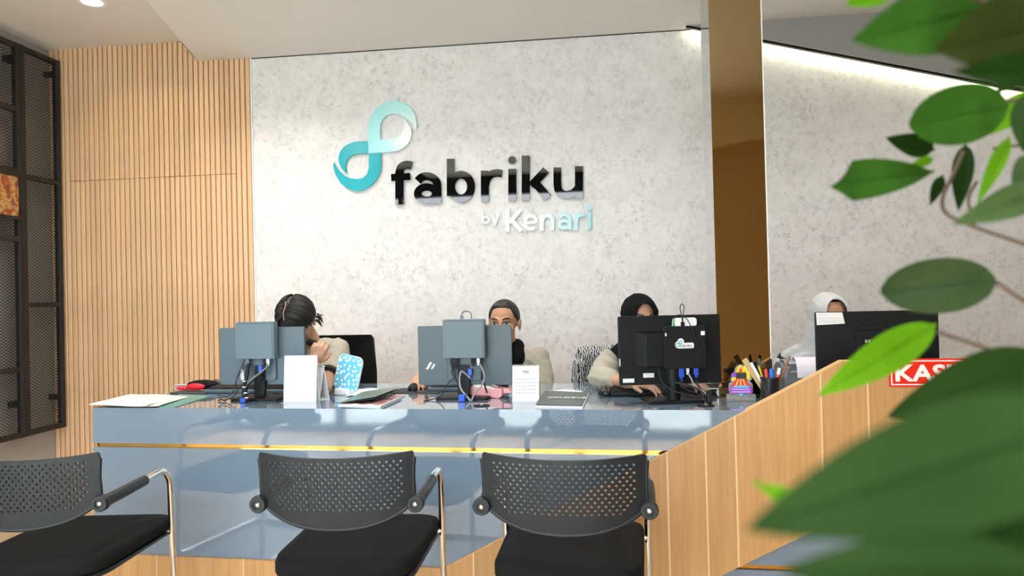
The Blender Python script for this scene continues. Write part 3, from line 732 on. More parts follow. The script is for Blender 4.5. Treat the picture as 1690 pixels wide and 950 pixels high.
# sticker: white cut-out, tiny emblem and lettering
def off_poly(cx, cz): return rrect(.070, .020, .008, 3, cx + .006, cz) 
sz_ = 1.010 - DZ
build('sticker', MB().prism(None, yp - .0006, yp, union=[rrect(.062, .022, .006, 3, .045, sz_ - .004), circ(.016, sz_, .015, 14), circ(.024, sz_ + .012, .013, 14)]), paper, m3)
for cx_, cz_, rr in ((.012, sz_ - .001, .007), (.022, sz_ + .010, .006)):
    o_, i_ = ring(cx_, cz_, rr, rr, .003, 16); build('sticker_emblem', MB().prism(o_, yp - .0012, yp - .0006, holes=[i_]), teal_d, m3)
text_obj('fabriku', .0175, ink, m3, (.021, yp - .0009, sz_ - .010), name='sticker_lettering')
sticker(m3, para(.105, 1.045 - DZ, .016, .016), yp, paper, 'white_label'); sticker(m3, para(-.038, 1.045 - DZ, .006, .012), yp, paper, 'white_label')
sticker(m3, para(-.195, .858 - DZ, .046, .016, 0), 0, paper, 'white_label'); sticker(m3, para(-.112, .876 - DZ, .044, .018, 0), 0, paper, 'white_label'); sticker(m3, para(-.2075, .925 - DZ, .004, .03, 0), 0, paper, 'white_label')
zt3 = 1.082 - DZ
build('white_adapter', MB().prism(rrect(.09, .035, .012, 4, .05, zt3 + .015), -.055, -.04), white_plastic, m3, bevel=.002)
build('audio_plug', MB().lathe([(.004, 0), (.005, .012), (.0045, .028), (.002, .032)], 10, Matrix.Translation((-.002, -.056, zt3)) @ Matrix.Rotation(rad(8), 4, 'Y')), mat('green_plug', (.16, .42, .20), .4), m3, smooth=50)
build('usb_stub', MB().box(.030, .043, -.064, -.054, zt3, zt3 + .017), blackplastic, m3, bevel=.001)
wtube(m3, [(.036, -.06, zt3 + .015), (.031, -.06, zt3 + .05), (.028, -.06, zt3 + .075), (.036, -.06, zt3 + .088), (.044, -.06, zt3 + .075), (.04, -.06, zt3 + .05), (.037, -.06, zt3 + .02)], .0018, rubber)
wtube(m3, [(-.0, -.058, zt3 + .03), (.02, -.06, zt3 + .045), (.045, -.066, zt3 + .035), (.065, -.074, zt3), (.085, -.074, zt3 - .06), (.10, -.074, zt3 - .115)], .0018, rubber)
zz = .916 - DZ
plug(m3, .03, -.045, zz - .0, blueplug, 1.2); plug(m3, .09, -.045, zz, blueplug, 1.0); plug(m3, .055, -.05, zz, white_plastic, .6)
wtube(m3, [(.03, -.045, zz - .04), (.02, -.06, .07), (.05, -.075, .05), (.10, -.085, .03), (.125, -.09, .01)], .0028, rubber)
wtube(m3, [(.055, -.05, zz - .02), (.062, -.06, .10), (.08, -.07, .06), (.11, -.085, .04), (.122, -.095, .006)], .0036, greycable)
wtube(m3, [(.09, -.045, zz - .04), (.085, -.06, .08), (.10, -.075, .05), (.125, -.09, .03), (.122, -.1, .004)], .0042, rubber)
wtube(m3, [(-.06, -.04, zz), (-.055, -.06, .09), (-.02, -.08, .055), (.04, -.09, .035), (.10, -.095, .025), (.12, -.1, .006)], .0028, rubber)
wtube(m3, [(-.02, -.045, .085), (-.06, -.09, .05), (-.09, -.10, .02), (-.15, -.09, .006), (-.22, -.07, .004), (-.24, -.05, .004)], .0024, rubber)
wtube(m3, [(-.01, -.05, .08), (.04, -.07, .075), (.09, -.085, .05), (.12, -.095, .02)], .0034, rubber)
build('blue_connector', MB().box(.112, .132, -.11, -.09, .001, .05), rubber, m3, bevel=.003)

m4 = monitor('black monitor behind the wooden screen with a taped paper note', 1450, 664, .434, .262, .865, 0, blackplastic, None, None)
hp_mark(m4, -.182, .895 - DZ, 0)
note = [(-.213, 1.077 - DZ), (-.112, 1.081 - DZ), (-.120, 1.124 - DZ), (-.215, 1.125 - DZ)]
sticker(m4, note, -.001, paper, 'paper_note')
for i, (a, b) in enumerate(((1.117, .03), (1.101, .07), (1.092, .075), (1.086, .06))): sticker(m4, para(-.205, a - DZ, b, .0012), -.0017, mat('pale_ink', (.45, .47, .55), .6), 'note_line')
lgm = mat('embossed_grey', (.010, .011, .012), .22)
text_obj('LG', .038, lgm, m4, (-.005, -.0004, 1.065 - DZ), name='maker_mark', off=.0015); 
o_, i_ = ring(-.036, 1.079 - DZ, .015, .015, .0025, 24); build('maker_emblem', MB().prism(o_, -.0008, 0, holes=[i_]), lgm, m4)
build('maker_emblem', MB().box(-.040, -.0375, -.0008, 0, 1.072 - DZ, 1.086 - DZ).box(-.0375, -.031, -.0008, 0, 1.072 - DZ, 1.0745 - DZ), lgm, m4)
for i in range(4): sticker(m4, para(-.045 + (i % 2) * .012, 1.01 - DZ + .006 * (i // 2), .008, .0025), -.0125, paper, 'print_line')

# grommets
def grommet(px, py, label):
    t = item('cable_grommet', label, 'grommet', px, py, 0, 'round cable grommets in the counter top')
    build('ring', MB().lathe([(.016, .0), (.034, .0), (.034, .002), (.030, .0035), (.016, .0035)], 26), blackplastic, t, smooth=40)
    build('cap_pin', MB().lathe([(0, .0), (.008, .0), (.008, .006), (.006, .008), (0, .008)], 14), steel, t, smooth=40)
grommet(795, 669.5, 'round black cable grommet near the blue plug and pink case'); grommet(1165, 669.5, 'round black cable grommet beside the base of the angled monitor')

# keyboards
def keyboard(label, px, py, rot, m, w=.42):
    t = item('keyboard', label, 'keyboard', px, py, rot, 'keyboards'); d = .135; Mx = Matrix.Rotation(rad(5), 4, 'X')
    build('case', MB().box(-w / 2, w / 2, -d / 2, d / 2, .008, .024, Mx), m, t, bevel=.004)
    k = MB()
    for r in range(5):
        n = 19; ks = (w - .02) / n
        for c in range(n): k.box(-w / 2 + .01 + c * ks + .001, -w / 2 + .01 + (c + 1) * ks - .001, d / 2 - .016 - r * .023 - .009, d / 2 - .016 - r * .023 + .009, .023, .030, Mx)
    o = build('keys', k, blackplastic, t); o['kind'] = 'stuff'
    for s in (-1, 1): build('foot', MB().box(s * (w / 2 - .04) - .012, s * (w / 2 - .04) + .012, -d / 2 + .006, -d / 2 + .016, .0, .012), blackplastic, t); build('foot', MB().box(s * (w / 2 - .04) - .012, s * (w / 2 - .04) + .012, d / 2 - .016, d / 2 - .006, .0, .018), blackplastic, t)
    return t
keyboard('slate keyboard in front of the person with bowed head', 415, 646, 0, darkgrey)
keyboard('dark keyboard behind the monitor stand with the blue plug', 783, 643, 0, darkgrey)
keyboard('black keyboard under the hands of the black-headscarf person', 1096, 650, 5, blackplastic, .46)
# mice
def mouse(label, px, py, rot, m, cable=None):
    t = item('computer_mouse', label, 'mouse', px, py, rot, 'computer mice')
    b = MB(); b.ell((0, 0, .010), (.031, .054, .028), nu=20, nv=12); b.v = [(x, y, max(z, .0)) for x, y, z in b.v]
    build('shell', b, m, t, smooth=70)
    build('wheel', MB().lathe([(.0, -.003), (.008, -.003), (.008, .003), (0, .003)], 12, Matrix.Translation((0, -.028, .031)) @ Matrix.Rotation(pi / 2, 4, 'Y')), rubber, t)
    if cable: wtube(t, cable, .0018, rubber)
    return t
glossblack = mat('gloss_black', (.014, .013, .012), .18)
mouse('glossy dark mouse beside the red and black pouch', 357, 637, 20, mat('bronze_mouse', (.09, .075, .06), .2, metal=.3))
mouse('black mouse held under the hand left of the middle monitor', 685, 644, 0, blackplastic, [(.0, -.05, .008), (.03, -.08, .004), (.10, -.10, .003), (.16, -.13, .003)])
mouse('glossy black mouse beside the dark green booklet', 998, 651, 15, glossblack, [(-.01, -.05, .008), (-.03, -.07, .003), (-.03, -.09, .003), (.04, -.09, .003), (.12, -.07, .003)])
# mouse mat
t = item('mouse_mat', 'dark grey mouse mat left of the middle monitor', 'mouse mat', 692, 645)
build('mat', MB().prism(rrect(.24, .17, .01, 3), 0, .003, lambda x, y, z: (x, z, y)), mat('dark_cloth', (.03, .032, .035), .8), t)

# sheets of paper
def sheet(name, label, cat, corners, m, th=.0015, wave=.0, lift=None, dz=.0, group=None, parent=None, n=8):
    P = [T(*c) for c in corners]; o = P[0]; z0 = DZ + dz
    if parent is None: t = empty(name, label, cat, (o.x, o.y, z0), 0, group)
    m_ = MB(); base = parent.location if parent else V((o.x, o.y, z0))
    top = []
    for j in range(n + 1):
        for i in range(n + 1):
            a, b = i / n, j / n
            p = (P[0] * (1 - a) + P[1] * a) * (1 - b) + (P[3] * (1 - a) + P[2] * a) * b
            z = dz + wave * (1 + sin(a * 7 + b * 4)) / 2 + (lift(a, b) if lift else 0)
            top.append(V((p.x - base.x, p.y - base.y, z + DZ - base.z)))
    nn = n + 1; N2 = nn * nn; vs = [(p.x, p.y, p.z) for p in top] + [(p.x, p.y, p.z + th) for p in top]; fs = []
    for j in range(n):
        for i in range(n):
            q = (j * nn + i, j * nn + i + 1, (j + 1) * nn + i + 1, (j + 1) * nn + i); fs.append(q[::-1]); fs.append(tuple(k + N2 for k in q))
    edge = [i for i in range(n)] + [j * nn + n for j in range(n)] + [n * nn + n - i for i in range(n)] + [(n - j) * nn for j in range(n)]
    for k in range(len(edge)): a, b = edge[k], edge[(k + 1) % len(edge)]; fs.append((a, b, b + N2, a + N2))
    m_.add(vs, fs); ob = build(name if parent is not None else 'sheet', m_, m, parent or t, smooth=40)
    return t if parent is None else ob
newsp = mat('newsprint', (.80, .76, .70), .8); _n = noise(newsp, coords(newsp, (14, 60, 1)), 3, 4); setcol(newsp, ramp(newsp, _n, [(.38, (.50, .47, .43)), (.5, (.76, .72, .66))]))
green_p = mat('green_print', (.10, .30, .25), .4)
sheet('brochure', 'green brochure sticking out from under the newspapers', 'brochure', [(262, 673), (290, 672), (348, 654), (296, 651)], green_p, .003)
sheet('newspaper', 'creamy newspaper lying at the left end of the counter', 'newspaper', [(150, 671), (262, 673), (312, 656), (215, 652)], newsp, .002, .005, dz=.0035)
sheet('newspaper', 'white folded paper with a small dark mark, lowest at the counter corner', 'newspaper', [(146, 672), (240, 675), (262, 667), (182, 663)], mat('white_newsprint', (.74, .74, .73), .8), .0015, .003, dz=.010)
t = item('folder', 'thin dark grey folder under the red and black pouch', 'folder', 316, 648, 0)
build('cover', MB().box(-.09, .10, -.04, .05, 0, .006), mat('folder_grey', (.05, .05, .055), .5), t, bevel=.001)
t = item('pouch', 'black pouch with a bright red lining left of the first keyboard', 'pouch', 325, 645, 0, dz=.0062)
b = MB(); b.ell((.02, .02, .024), (.085, .045, .024)); build('bag', b, blackfabric, t, smooth=60)
rp = mat('red_fabric', (.72, .012, .03), .6); b = MB(); b.ell((.012, -.028, .019), (.052, .018, .017)); build('lining', b, rp, t, smooth=60)
b = MB(); b.ell((-.05, -.02, .010), (.05, .018, .008)); build('strap', b, rp, t, smooth=60)
for i in range(3): build('paper_slip', MB().box(-.115, -.02, -.025 + i * .012, .02 + i * .012, .012 + i * .006, .0135 + i * .006, Matrix.Rotation(rad(6 * i), 4, 'Z')), (paper, mat('pink_paper', (.72, .42, .45), .6), mat('grey_paper', (.45, .45, .46), .6))[i], t)

# blank white card, calendars
t = item('display_card', 'blank white upright card between the left monitor and the calendar', 'card', 495, 663, 2)
build('face', MB().prism(rrect(.150, .200, .002, 2, 0, .100), -.002, .0, lambda x, y, z: (x, y + z * .10, z)), paper, t)
build('rear_leg', MB().prism(rrect(.148, .198, .002, 2, 0, .099), 0, .002, lambda x, y, z: (x, y + .042 - z * .10, z)), paper, t)
def calendar(label, px, py, rot, w, h, month, dense=False):
    t = item('desk_calendar', label, 'calendar', px, py, rot, 'white desk calendars'); lean = .16
    f = lambda s, o: (lambda x, y, z: (x, s * (o - z * lean) + y, z))
    build('front_leaf', MB().prism(rrect(w, h, .002, 2, 0, h / 2), 0, .0015, f(-1, h * lean)), paper, t)
    build('rear_leaf', MB().prism(rrect(w, h, .002, 2, 0, h / 2), -.0015, 0, f(1, h * lean)), paper, t)
    build('foot', MB().box(-w / 2, w / 2, -h * lean, h * lean, 0, .0015), paper, t)
    n = 13; sprl = MB()
    for i in range(n):
        x = -w / 2 + .008 + (w - .016) * i / (n - 1); sprl.tube([(x, .007 * cos(a * pi / 6), h - .002 + .006 * sin(a * pi / 6)) for a in range(13)], .0009, 5, False)
    build('spiral', sprl, steel, t)
    dots = MB(); yy = lambda z: -(h * lean - z * lean) - .0004
    for r in range(5):
        for c_ in range(7):
            x = -w / 2 + .018 + c_ * (w - .036) / 6; z = h * (.24 + .095 * r); dots.box(x - .0016, x + .0016, yy(z) - .0003, yy(z) + .0003, z - .0018, z + .0018)
    o = build('printed_dates', dots, ink, t); o['kind'] = 'stuff'
    z = h * .78; text_obj(month, .016, ink, t, (0, yy(z) - .0004, z), (pi / 2 - math.atan(lean), 0, 0), 'month_name', align='CENTER')
calendar('white spiral desk calendar half hidden behind the blank card', 526, 657, -42, .13, .150, 'MEI')
calendar('white spiral desk calendar showing a month page, right of the middle monitor', 869, 661, 0, .112, .148, 'MEI')
t = item('card_holder', 'clear acrylic holder behind the month-page calendar', 'card holder', 847, 654, 0)
build('front_wall', MB().box(-.02, .06, 0, .003, 0, .085), clear, t); build('rear_wall', MB().box(-.02, .06, .03, .033, 0, .095), clear, t); build('floor_plate', MB().box(-.02, .06, 0, .033, 0, .003), clear, t)

# blue mirror back
bl = mat('blue_flower_print', (.16, .55, .80), .4); N, L = nodes(bl); vo = N.new('ShaderNodeTexVoronoi'); vo.inputs['Scale'].default_value = 48; vo.inputs['Randomness'].default_value = .75
vo.voronoi_dimensions = '2D'; _sx = N.new('ShaderNodeSeparateXYZ'); _cx = N.new('ShaderNodeCombineXYZ'); L.new(coords(bl), _sx.inputs[0]); L.new(_sx.outputs[0], _cx.inputs[0]); L.new(_sx.outputs[2], _cx.inputs[1]); L.new(_cx.outputs[0], vo.inputs['Vector']); setcol(bl, ramp(bl, vo.outputs['Distance'], [(.0, (.86, .90, .86)), (.26, (.80, .90, .92)), (.32, (.13, .52, .78)), (.8, (.17, .58, .84))]))
t = item('table_mirror', 'small table mirror with a blue flower-print back on a white foot', 'mirror', 567, 651, -12)
Mt = Matrix.Translation((0.006, 0, .018)) @ Matrix.Rotation(rad(-8), 4, 'X') @ Matrix.Rotation(rad(10), 4, 'Y')
tf = lambda x, y, z: tuple(Mt @ V((x, y, z)))
build('rim', MB().prism(rrect(.136, .166, .03, 6, 0, .083), -.003, .006, tf), mat('pale_blue_plastic', (.55, .78, .90), .35), t, bevel=.001)
build('printed_back', MB().prism(rrect(.128, .158, .027, 6, 0, .083), -.0036, -.003, tf), bl, t)
build('mirror_glass', MB().prism(rrect(.124, .154, .026, 6, 0, .083), .006, .007, tf), greymirror, t)
build('foot', MB().box(-.037, .037, -.022, .028, 0, .030), white_plastic, t, bevel=.006)

# magazines
mg = mat('dark_teal_cover', (.055, .10, .095), .25); mg2 = mat('photo_print', (.3, .2, .18), .35); setcol(mg2, ramp(mg2, noise(mg2, coords(mg2), 22, 3), [(.35, (.05, .06, .07)), (.5, (.45, .14, .12)), (.62, (.75, .72, .70))]))
t = sheet('magazine', 'open magazine with a lifted dark cover in front of the blue mirror', 'magazine', [(558, 669), (628, 672), (669, 653), (600, 651)], paper, .006)
sheet('printed_page', '', '', [(560, 668), (628, 671), (668, 653), (601, 651)], mg2, .0008, dz=.0062, parent=t)
sheet('lifted_cover', '', '', [(559, 669), (620, 668), (664, 650), (598, 650)], mg, .0008, lift=lambda a, b: .008 + .018 * a ** .8, parent=t)
sheet('cover_inside', '', '', [(559, 669), (619, 668), (663, 650), (598, 650)], mat('dull_green', (.12, .17, .14), .4), .0006, lift=lambda a, b: .0090 + .024 * a ** .8, parent=t)
sheet('loose_sheet', 'white loose sheet lying behind the open magazine', 'paper', [(570, 655), (600, 651), (626, 641), (592, 642)], paper, .001, .004, dz=.0)
t = sheet('magazine', 'closed dark green booklet with white script title beside the glossy mouse', 'magazine', [(884, 672), (962, 674), (973, 650), (900, 648)], mat('page_edge', (.70, .72, .78), .6), .006)
sheet('front_cover', '', '', [(884, 671), (961, 673), (972, 650), (900, 648)], mat('green_black_cover', (.062, .085, .075), .35), .001, lift=lambda a, b: .0065 + .004 * (1 - a), parent=t)
tt = T(903, 661); text_obj('CELDEVE', .042, paper, t, (tt.x - t.location.x, tt.y - t.location.y, .0125), (0, 0, DROT + rad(-4)), 'cover_title', off=.0006, sx=.95)
sheet('loose_sheet', 'crumpled white slip lying behind the dark green booklet', 'paper', [(899, 651), (958, 651), (960, 645), (905, 644)], paper, .001, .006, dz=.0)

# pink stapler-like pouch
pk_ = mat('pink_plastic', (.78, .36, .37), .4)
t = item('pencil_case', 'pink pencil case with a white lid behind a monitor stand', 'pencil case', 803, 655, -14)
build('body', MB().prism([(-.085, .014), (-.08, .006), (.07, 0), (.085, .012), (.085, .042), (.0, .046), (-.085, .05)], -.025, .03), pk_, t, bevel=.003)
build('lid', MB().prism([(-.09, .05), (.02, .040), (.055, .036), (.055, .041), (.02, .052), (-.085, .064)], -.026, .03), mat('pale_pink', (.85, .74, .72), .4), t, bevel=.003)
build('tail', MB().prism([(.085, .02), (.125, .024), (.11, .042), (.085, .042)], -.01, .02), pk_, t, bevel=.002)
build('clasp', MB().ell((-.06, -.026, .056), (.011, .003, .006)), ink, t, smooth=60)

# white tape roll thing at the right of keyboard 3
t = item('adhesive_tape', 'small white roll and strip at the right end of the black keyboard', 'tape', 1190, 655, 0)
build('roll', MB().lathe([(.010, -.012), (.018, -.012), (.018, .012), (.010, .012)], 20, Matrix.Translation((0, 0, .018)) @ Matrix.Rotation(pi / 2, 4, 'X')), white_plastic, t, smooth=40)
build('strip', MB().box(-.07, .0, -.010, .010, .034, .036), paper, t)

# acrylic award (abstract ornament)
t = item('acrylic_award', 'colourful cut-out acrylic award standing on a clear block', 'award', 1223, 661, 0)
build('block', MB().box(-.054, .054, -.018, .018, 0, .026), clear, t, bevel=.001)
build('block_plate', MB().box(-.054, .054, -.016, .016, 0, .003), mat('award_dark', (.08, .075, .06), .4), t)
tf = lambda x, y, z: (x, y, z)
build('backing_plate', MB().prism(None, -.002, .002, union=[rrect(.092, .05, .014, 4, 0, .05), circ(0, .085, .038, 20), circ(.004, .118, .026, 20), circ(.022, .10, .026, 16)]), clear, t)
AW = {n_: mat('award_' + n_, c_, .4) for n_, c_ in dict(yellow=(.80, .62, .02), black=(.02, .02, .025), red=(.75, .04, .05), cyan=(.10, .55, .85), purple=(.32, .05, .58), pale=(.75, .65, .85)).items()}
def aw(poly, m, y=-.0026): build('printed_shape', MB().prism(poly, y - .0006, y), AW[m], t)
aw([(.0, .144), (.012, .128), (.02, .112), (-.018, .112), (-.012, .130)], 'yellow'); aw([(.002, .134), (.010, .114), (-.008, .114)], 'red', -.0033); aw(rrect(.05, .03, .008, 3, .004, .098), 'black'); aw(stroke([(.012, .135), (.028, .115), (.030, .085)], .014), 'yellow', -.0033)
aw(circ(-.026, .102, .010, 10), 'purple', -.0033); aw(stroke([(-.02, .094), (-.032, .08)], .012), 'yellow', -.0033)
for s in (-1, 0, 1): aw([(s * .010 - .006, .088), (s * .010 + .006, .088), (s * .026 + .011, .060), (s * .026, .055), (s * .026 - .011, .060)], 'red', -.0040); aw(stroke([(s * .008, .086), (s * .018, .060)], .004), 'yellow', -.0047)
aw(rrect(.058, .008, .003, 2, .002, .056), 'cyan', -.0053); aw(rrect(.088, .013, .004, 2, 0, .046), 'purple', -.0053); aw(rrect(.084, .010, .004, 2, 0, .035), 'purple', -.0053)
aw(rrect(.07, .003, .001, 1, 0, .046), 'pale', -.006); aw(rrect(.07, .003, .001, 1, 0, .036), 'pale', -.006); aw([(-.008, .03), (.008, .03), (0, .018)], 'cyan', -.0053)

# pen cup and pens
t = item('pen_cup', 'dark mesh pen cup beside the grey receipt printer', 'pen cup', 1271, 663, 0); cupm = mat('smoked_cup', (.03, .03, .035), .2, alpha=.62)
build('wall', MB().lathe([(.034, 0), (.036, .095), (.034, .095), (.032, .004), (0, .004), (0, 0)], 26), cupm, t, smooth=40)
build('rim', MB().lathe([(.0345, .092), (.038, .092), (.038, .098), (.0345, .098)], 26), blackmetal, t, smooth=40)
cup = t.location
def pen(name, label, dx, dy, tx, ty, L, r, m, tipm=None, flat=False):
    p = empty(name, label, name.replace('_', ' '), (cup.x + dx, cup.y + dy, DZ + .006)); d = V((tx, ty, 1)).normalized()
    b = MB()
    if flat:
        s = V((1, 0, -d.x / d.z)).normalized() * r; w = V((0, .0015, 0)); A = V((0, 0, 0)); B = d * L; b.add([A - s - w, A + s - w, B + s - w, B - s - w, A - s + w, A + s + w, B + s + w, B - s + w], [(0, 1, 2, 3), (7, 6, 5, 4), (0, 4, 5, 1), (1, 5, 6, 2), (2, 6, 7, 3), (3, 7, 4, 0)])
    else: b.tube([(0, 0, 0), d * (L * .02), d * (L * .96), d * L], [r * .6, r, r, r * .7], 10)
    build('barrel', b, m, p, smooth=40)
    if tipm: build('cap', MB().tube([d * (L * .80), d * (L * .995)], [r * 1.12, r * 1.0], 10), tipm, p, smooth=40)
P_ = lambda n, c: mat(n, c, .35)
pen('ruler', 'wooden ruler leaning far left out of the pen cup', .005, .012, -.58, .12, .185, .011, P_('pale_wood', (.55, .38, .18)), None, True)
pen('marker_pen', 'white marker leaning left in the pen cup', .006, -.002, -.50, .05, .165, .006, white_plastic, P_('white_cap', (.8, .8, .8)))
pen('pencil', 'yellow pencil low in the pen cup', .0, .004, -.28, .05, .14, .004, P_('pencil_yellow', (.75, .48, .02)))
pen('marker_pen', 'red marker in the middle of the pen cup', -.002, -.012, -.12, -.02, .125, .007, P_('marker_red', (.65, .05, .03)))
pen('marker_pen', 'blue marker with blue cap in the pen cup', .004, -.016, .0, -.02, .125, .008, P_('marker_blue', (.02, .12, .70)), P_('blue_cap', (.03, .15, .80)))
pen('pen', 'dark green pen upright in the pen cup', -.004, .016, -.16, .12, .165, .006, P_('dark_green_pen', (.03, .07, .03)))
pen('pen', 'black pen standing upright in the pen cup', .008, .014, .03, .1, .16, .006, blackplastic)
pen('marker_pen', 'orange-red marker at the right of the pen cup', .012, -.006, .20, .0, .13, .0065, P_('orange_red', (.80, .10, .04)), white_plastic)
pen('pencil', 'brown pencil leaning right out of the pen cup', .012, .010, .42, .05, .185, .0045, P_('pencil_brown', (.32, .15, .08)))
# folders behind the cup
t = item('document_tray', 'dark upright file holder behind the pen cup', 'file holder', 1247, 652, 0)
build('rear_panel', MB().box(-.05, .04, .03, .034, 0, .10), blackplastic, t); build('side_panel', MB().prism([(-.03, 0), (.03, 0), (.03, .10), (-.03, .05)], -.05, -.046, lambda x, y, z: (y, x, z)), blackplastic, t); build('side_panel', MB().prism([(-.03, 0), (.03, 0), (.03, .10), (-.03, .05)], .036, .04, lambda x, y, z: (y, x, z)), blackplastic, t)
build('base_panel', MB().box(-.046, .036, -.03, .03, 0, .004), blackplastic, t); build('yellow_folder', MB().box(-.02, .03, -.01, .0, .004, .085), mat('ochre_folder', (.42, .26, .03), .5), t)
# white bottle
t = item('bottle', 'small white bottle in front of the grey-headscarf person', 'bottle', 1283, 640, 0)
build('body', MB().lathe([(0, 0), (.018, 0), (.019, .004), (.019, .085), (.014, .096), (.010, .1), (.010, .108)], 20), mat('milky_plastic', (.78, .80, .78), .25), t, smooth=40); build('cap', MB().lathe([(.0, .106), (.013, .106), (.013, .128), (.011, .131), (0, .131)], 20), white_plastic, t, smooth=40)
# glass cup trophy
t = item('glass_trophy', 'little clear glass trophy behind the right edge of the angled monitor', 'trophy', 1191, 652, 0)
build('foot', MB().box(-.022, .022, -.022, .022, 0, .008), blackplastic, t, bevel=.001); build('stem', MB().lathe([(.016, .008), (.006, .016), (.005, .05), (.014, .06), (.018, .075), (.012, .09), (.004, .10), (.010, .115), (.0, .125)], 16), mat('clear_glass', (1, 1, 1), .02, ior=1.4, alpha=.3), t, smooth=60)
# receipt printer
gp = mat('grey_printer', (.20, .205, .21), .45)
t = item('receipt_printer', 'grey receipt printer feeding white paper behind the diagonal wooden edge', 'printer', 1312, 646, 4)
prof = [(-.07, 0), (.09, 0), (.09, .10), (.05, .125), (.0, .125), (-.03, .105), (-.06, .07), (-.075, .03)]
build('body', MB().prism(prof, -.065, .085, lambda x, y, z: (y, x, z)), gp, t, bevel=.008, seg=3)
build('lid', MB().prism([(-.02, .118), (.055, .122), (.05, .136), (.0, .134)], -.045, .06, lambda x, y, z: (y, x, z)), mat('grey_printer_lid', (.26, .265, .27), .4), t, bevel=.003)
build('tear_bar', MB().box(-.03, .055, -.05, -.035, .085, .094), mat('printer_light', (.42, .42, .43), .3), t, bevel=.002)
m_ = MB(); pr = [(-.02, .13), (-.035, .15), (-.055, .152), (-.075, .14), (-.09, .11), (-.095, .07)]; n = len(pr)
m_.add([(x, a, b) for (a, b) in pr for x in (-.015, .075)] + [(x, a + .0006, b + .0006) for (a, b) in pr for x in (-.015, .075)], [(2 * i, 2 * i + 1, 2 * i + 3, 2 * i + 2) for i in range(n - 1)] + [(2 * n + 2 * i, 2 * n + 2 * i + 2, 2 * n + 2 * i + 3, 2 * n + 2 * i + 1) for i in range(n - 1)])
build('paper_roll', m_, mat('receipt_paper', (.82, .74, .78), .6), t, smooth=60)

# ================================================================== office chairs and people
def W_(H, a, b, c): return H + du * a - dv * b + V((0, 0, c))      # right, towards the camera, up
def local(o, base): o.matrix_parent_inverse = Matrix.Translation(-base); return o
def office_chair(label, c, w=.46, top=1.0, m=blackfabric, yawd=0):
    t = empty('office_chair', label, 'office chair', (c.x, c.y, 0), DROT + rad(yawd), 'office chairs behind the counter')
    hb = top - .55
    fn = lambda x, y, z: (x, .20 + y - .05 * (1 - (2 * x / w) ** 2) * -1 + .10 * (z - .5), z)
    ol = [(-w / 2 + .02, .56), (w / 2 - .02, .56), (w / 2, .60), (w / 2 - .005, .8), (w / 2 - .03, top - .02), (w / 2 - .05, top), (-w / 2 + .05, top), (-w / 2 + .03, top - .02), (-w / 2 + .005, .8), (-w / 2, .60)]
    ex = [(-w / 2 + .04 + (w - .08) * i / 8, .6 + (top - .65) * j / 6) for i in range(9) for j in range(7)]
    build('backrest', MB().prism(ol, -.018, .018, fn, extra=ex), m, t, smooth=50)
    build('spine', MB().tube([(0, .30, top - .2), (0, .30, .6), (0, .24, .45), (0, .1, .40)], .022, 10), blackplastic, t, smooth=50)
    build('seat', MB().prism(rrect(.48, .46, .08, 5), .40, .46, lambda x, y, z: (x, z - .02, y)), m, t, bevel=.012)
    build('gas_column', MB().lathe([(.025, .09), (.025, .40)], 16), blackplastic, t, smooth=40)
    for i in range(5):
        a = 2 * pi * i / 5; d = V((cos(a), sin(a), 0))
        build('base_arm', MB().tube([V((0, 0, .09)), d * .26 + V((0, 0, .07))], [.024, .014], 8), blackplastic, t, smooth=50)
        build('caster', MB().lathe([(0, -.012), (.025, -.012), (.025, .012), (0, .012)], 14, Matrix.Translation(d * .27 + V((0, 0, .025))) @ Matrix.Rotation(a, 4, 'Z') @ Matrix.Rotation(pi / 2, 4, 'X')), blackplastic, t, smooth=40)
    return t
skin1 = mat('skin_warm', (.50, .27, .17), .5); skin2 = mat('skin_tan', (.46, .235, .135), .5)
for s_ in (skin1, skin2):
    bsdf(s_).inputs['Subsurface Weight'].default_value = .0
    bump(s_, noise(s_, coords(s_), 220, 3), .08, .001)
beige = mat('beige_cotton', (.37, .34, .27), .85, sheen=.1); bump(beige, noise(beige, coords(beige), 16, 4, .6), .35, .02)
blackcotton = mat('black_cotton', (.012, .012, .013), .85); bump(blackcotton, noise(blackcotton, coords(blackcotton), 16, 4, .6), .4, .02)
darktrouser = mat('dark_trousers', (.02, .022, .03), .85)
hairm = mat('black_hair', (.010, .009, .008), .42); bump(hairm, noise(hairm, coords(hairm, (160, 160, 14)), 1, 3), .5, .004)
scarf_b = mat('black_scarf', (.007, .007, .008), .95, ior=1.2); bump(scarf_b, noise(scarf_b, coords(scarf_b, (1, 1, .6)), 14, 4, .5), .55, .02)
scarf_g = mat('grey_scarf', (.55, .555, .565), .9); bump(scarf_g, noise(scarf_g, coords(scarf_g, (1, 1, .6)), 11, 4, .5), .6, .025)
eyew = mat('eye_white', (.72, .70, .66), .2); iris = mat('dark_iris', (.015, .008, .005), .12)

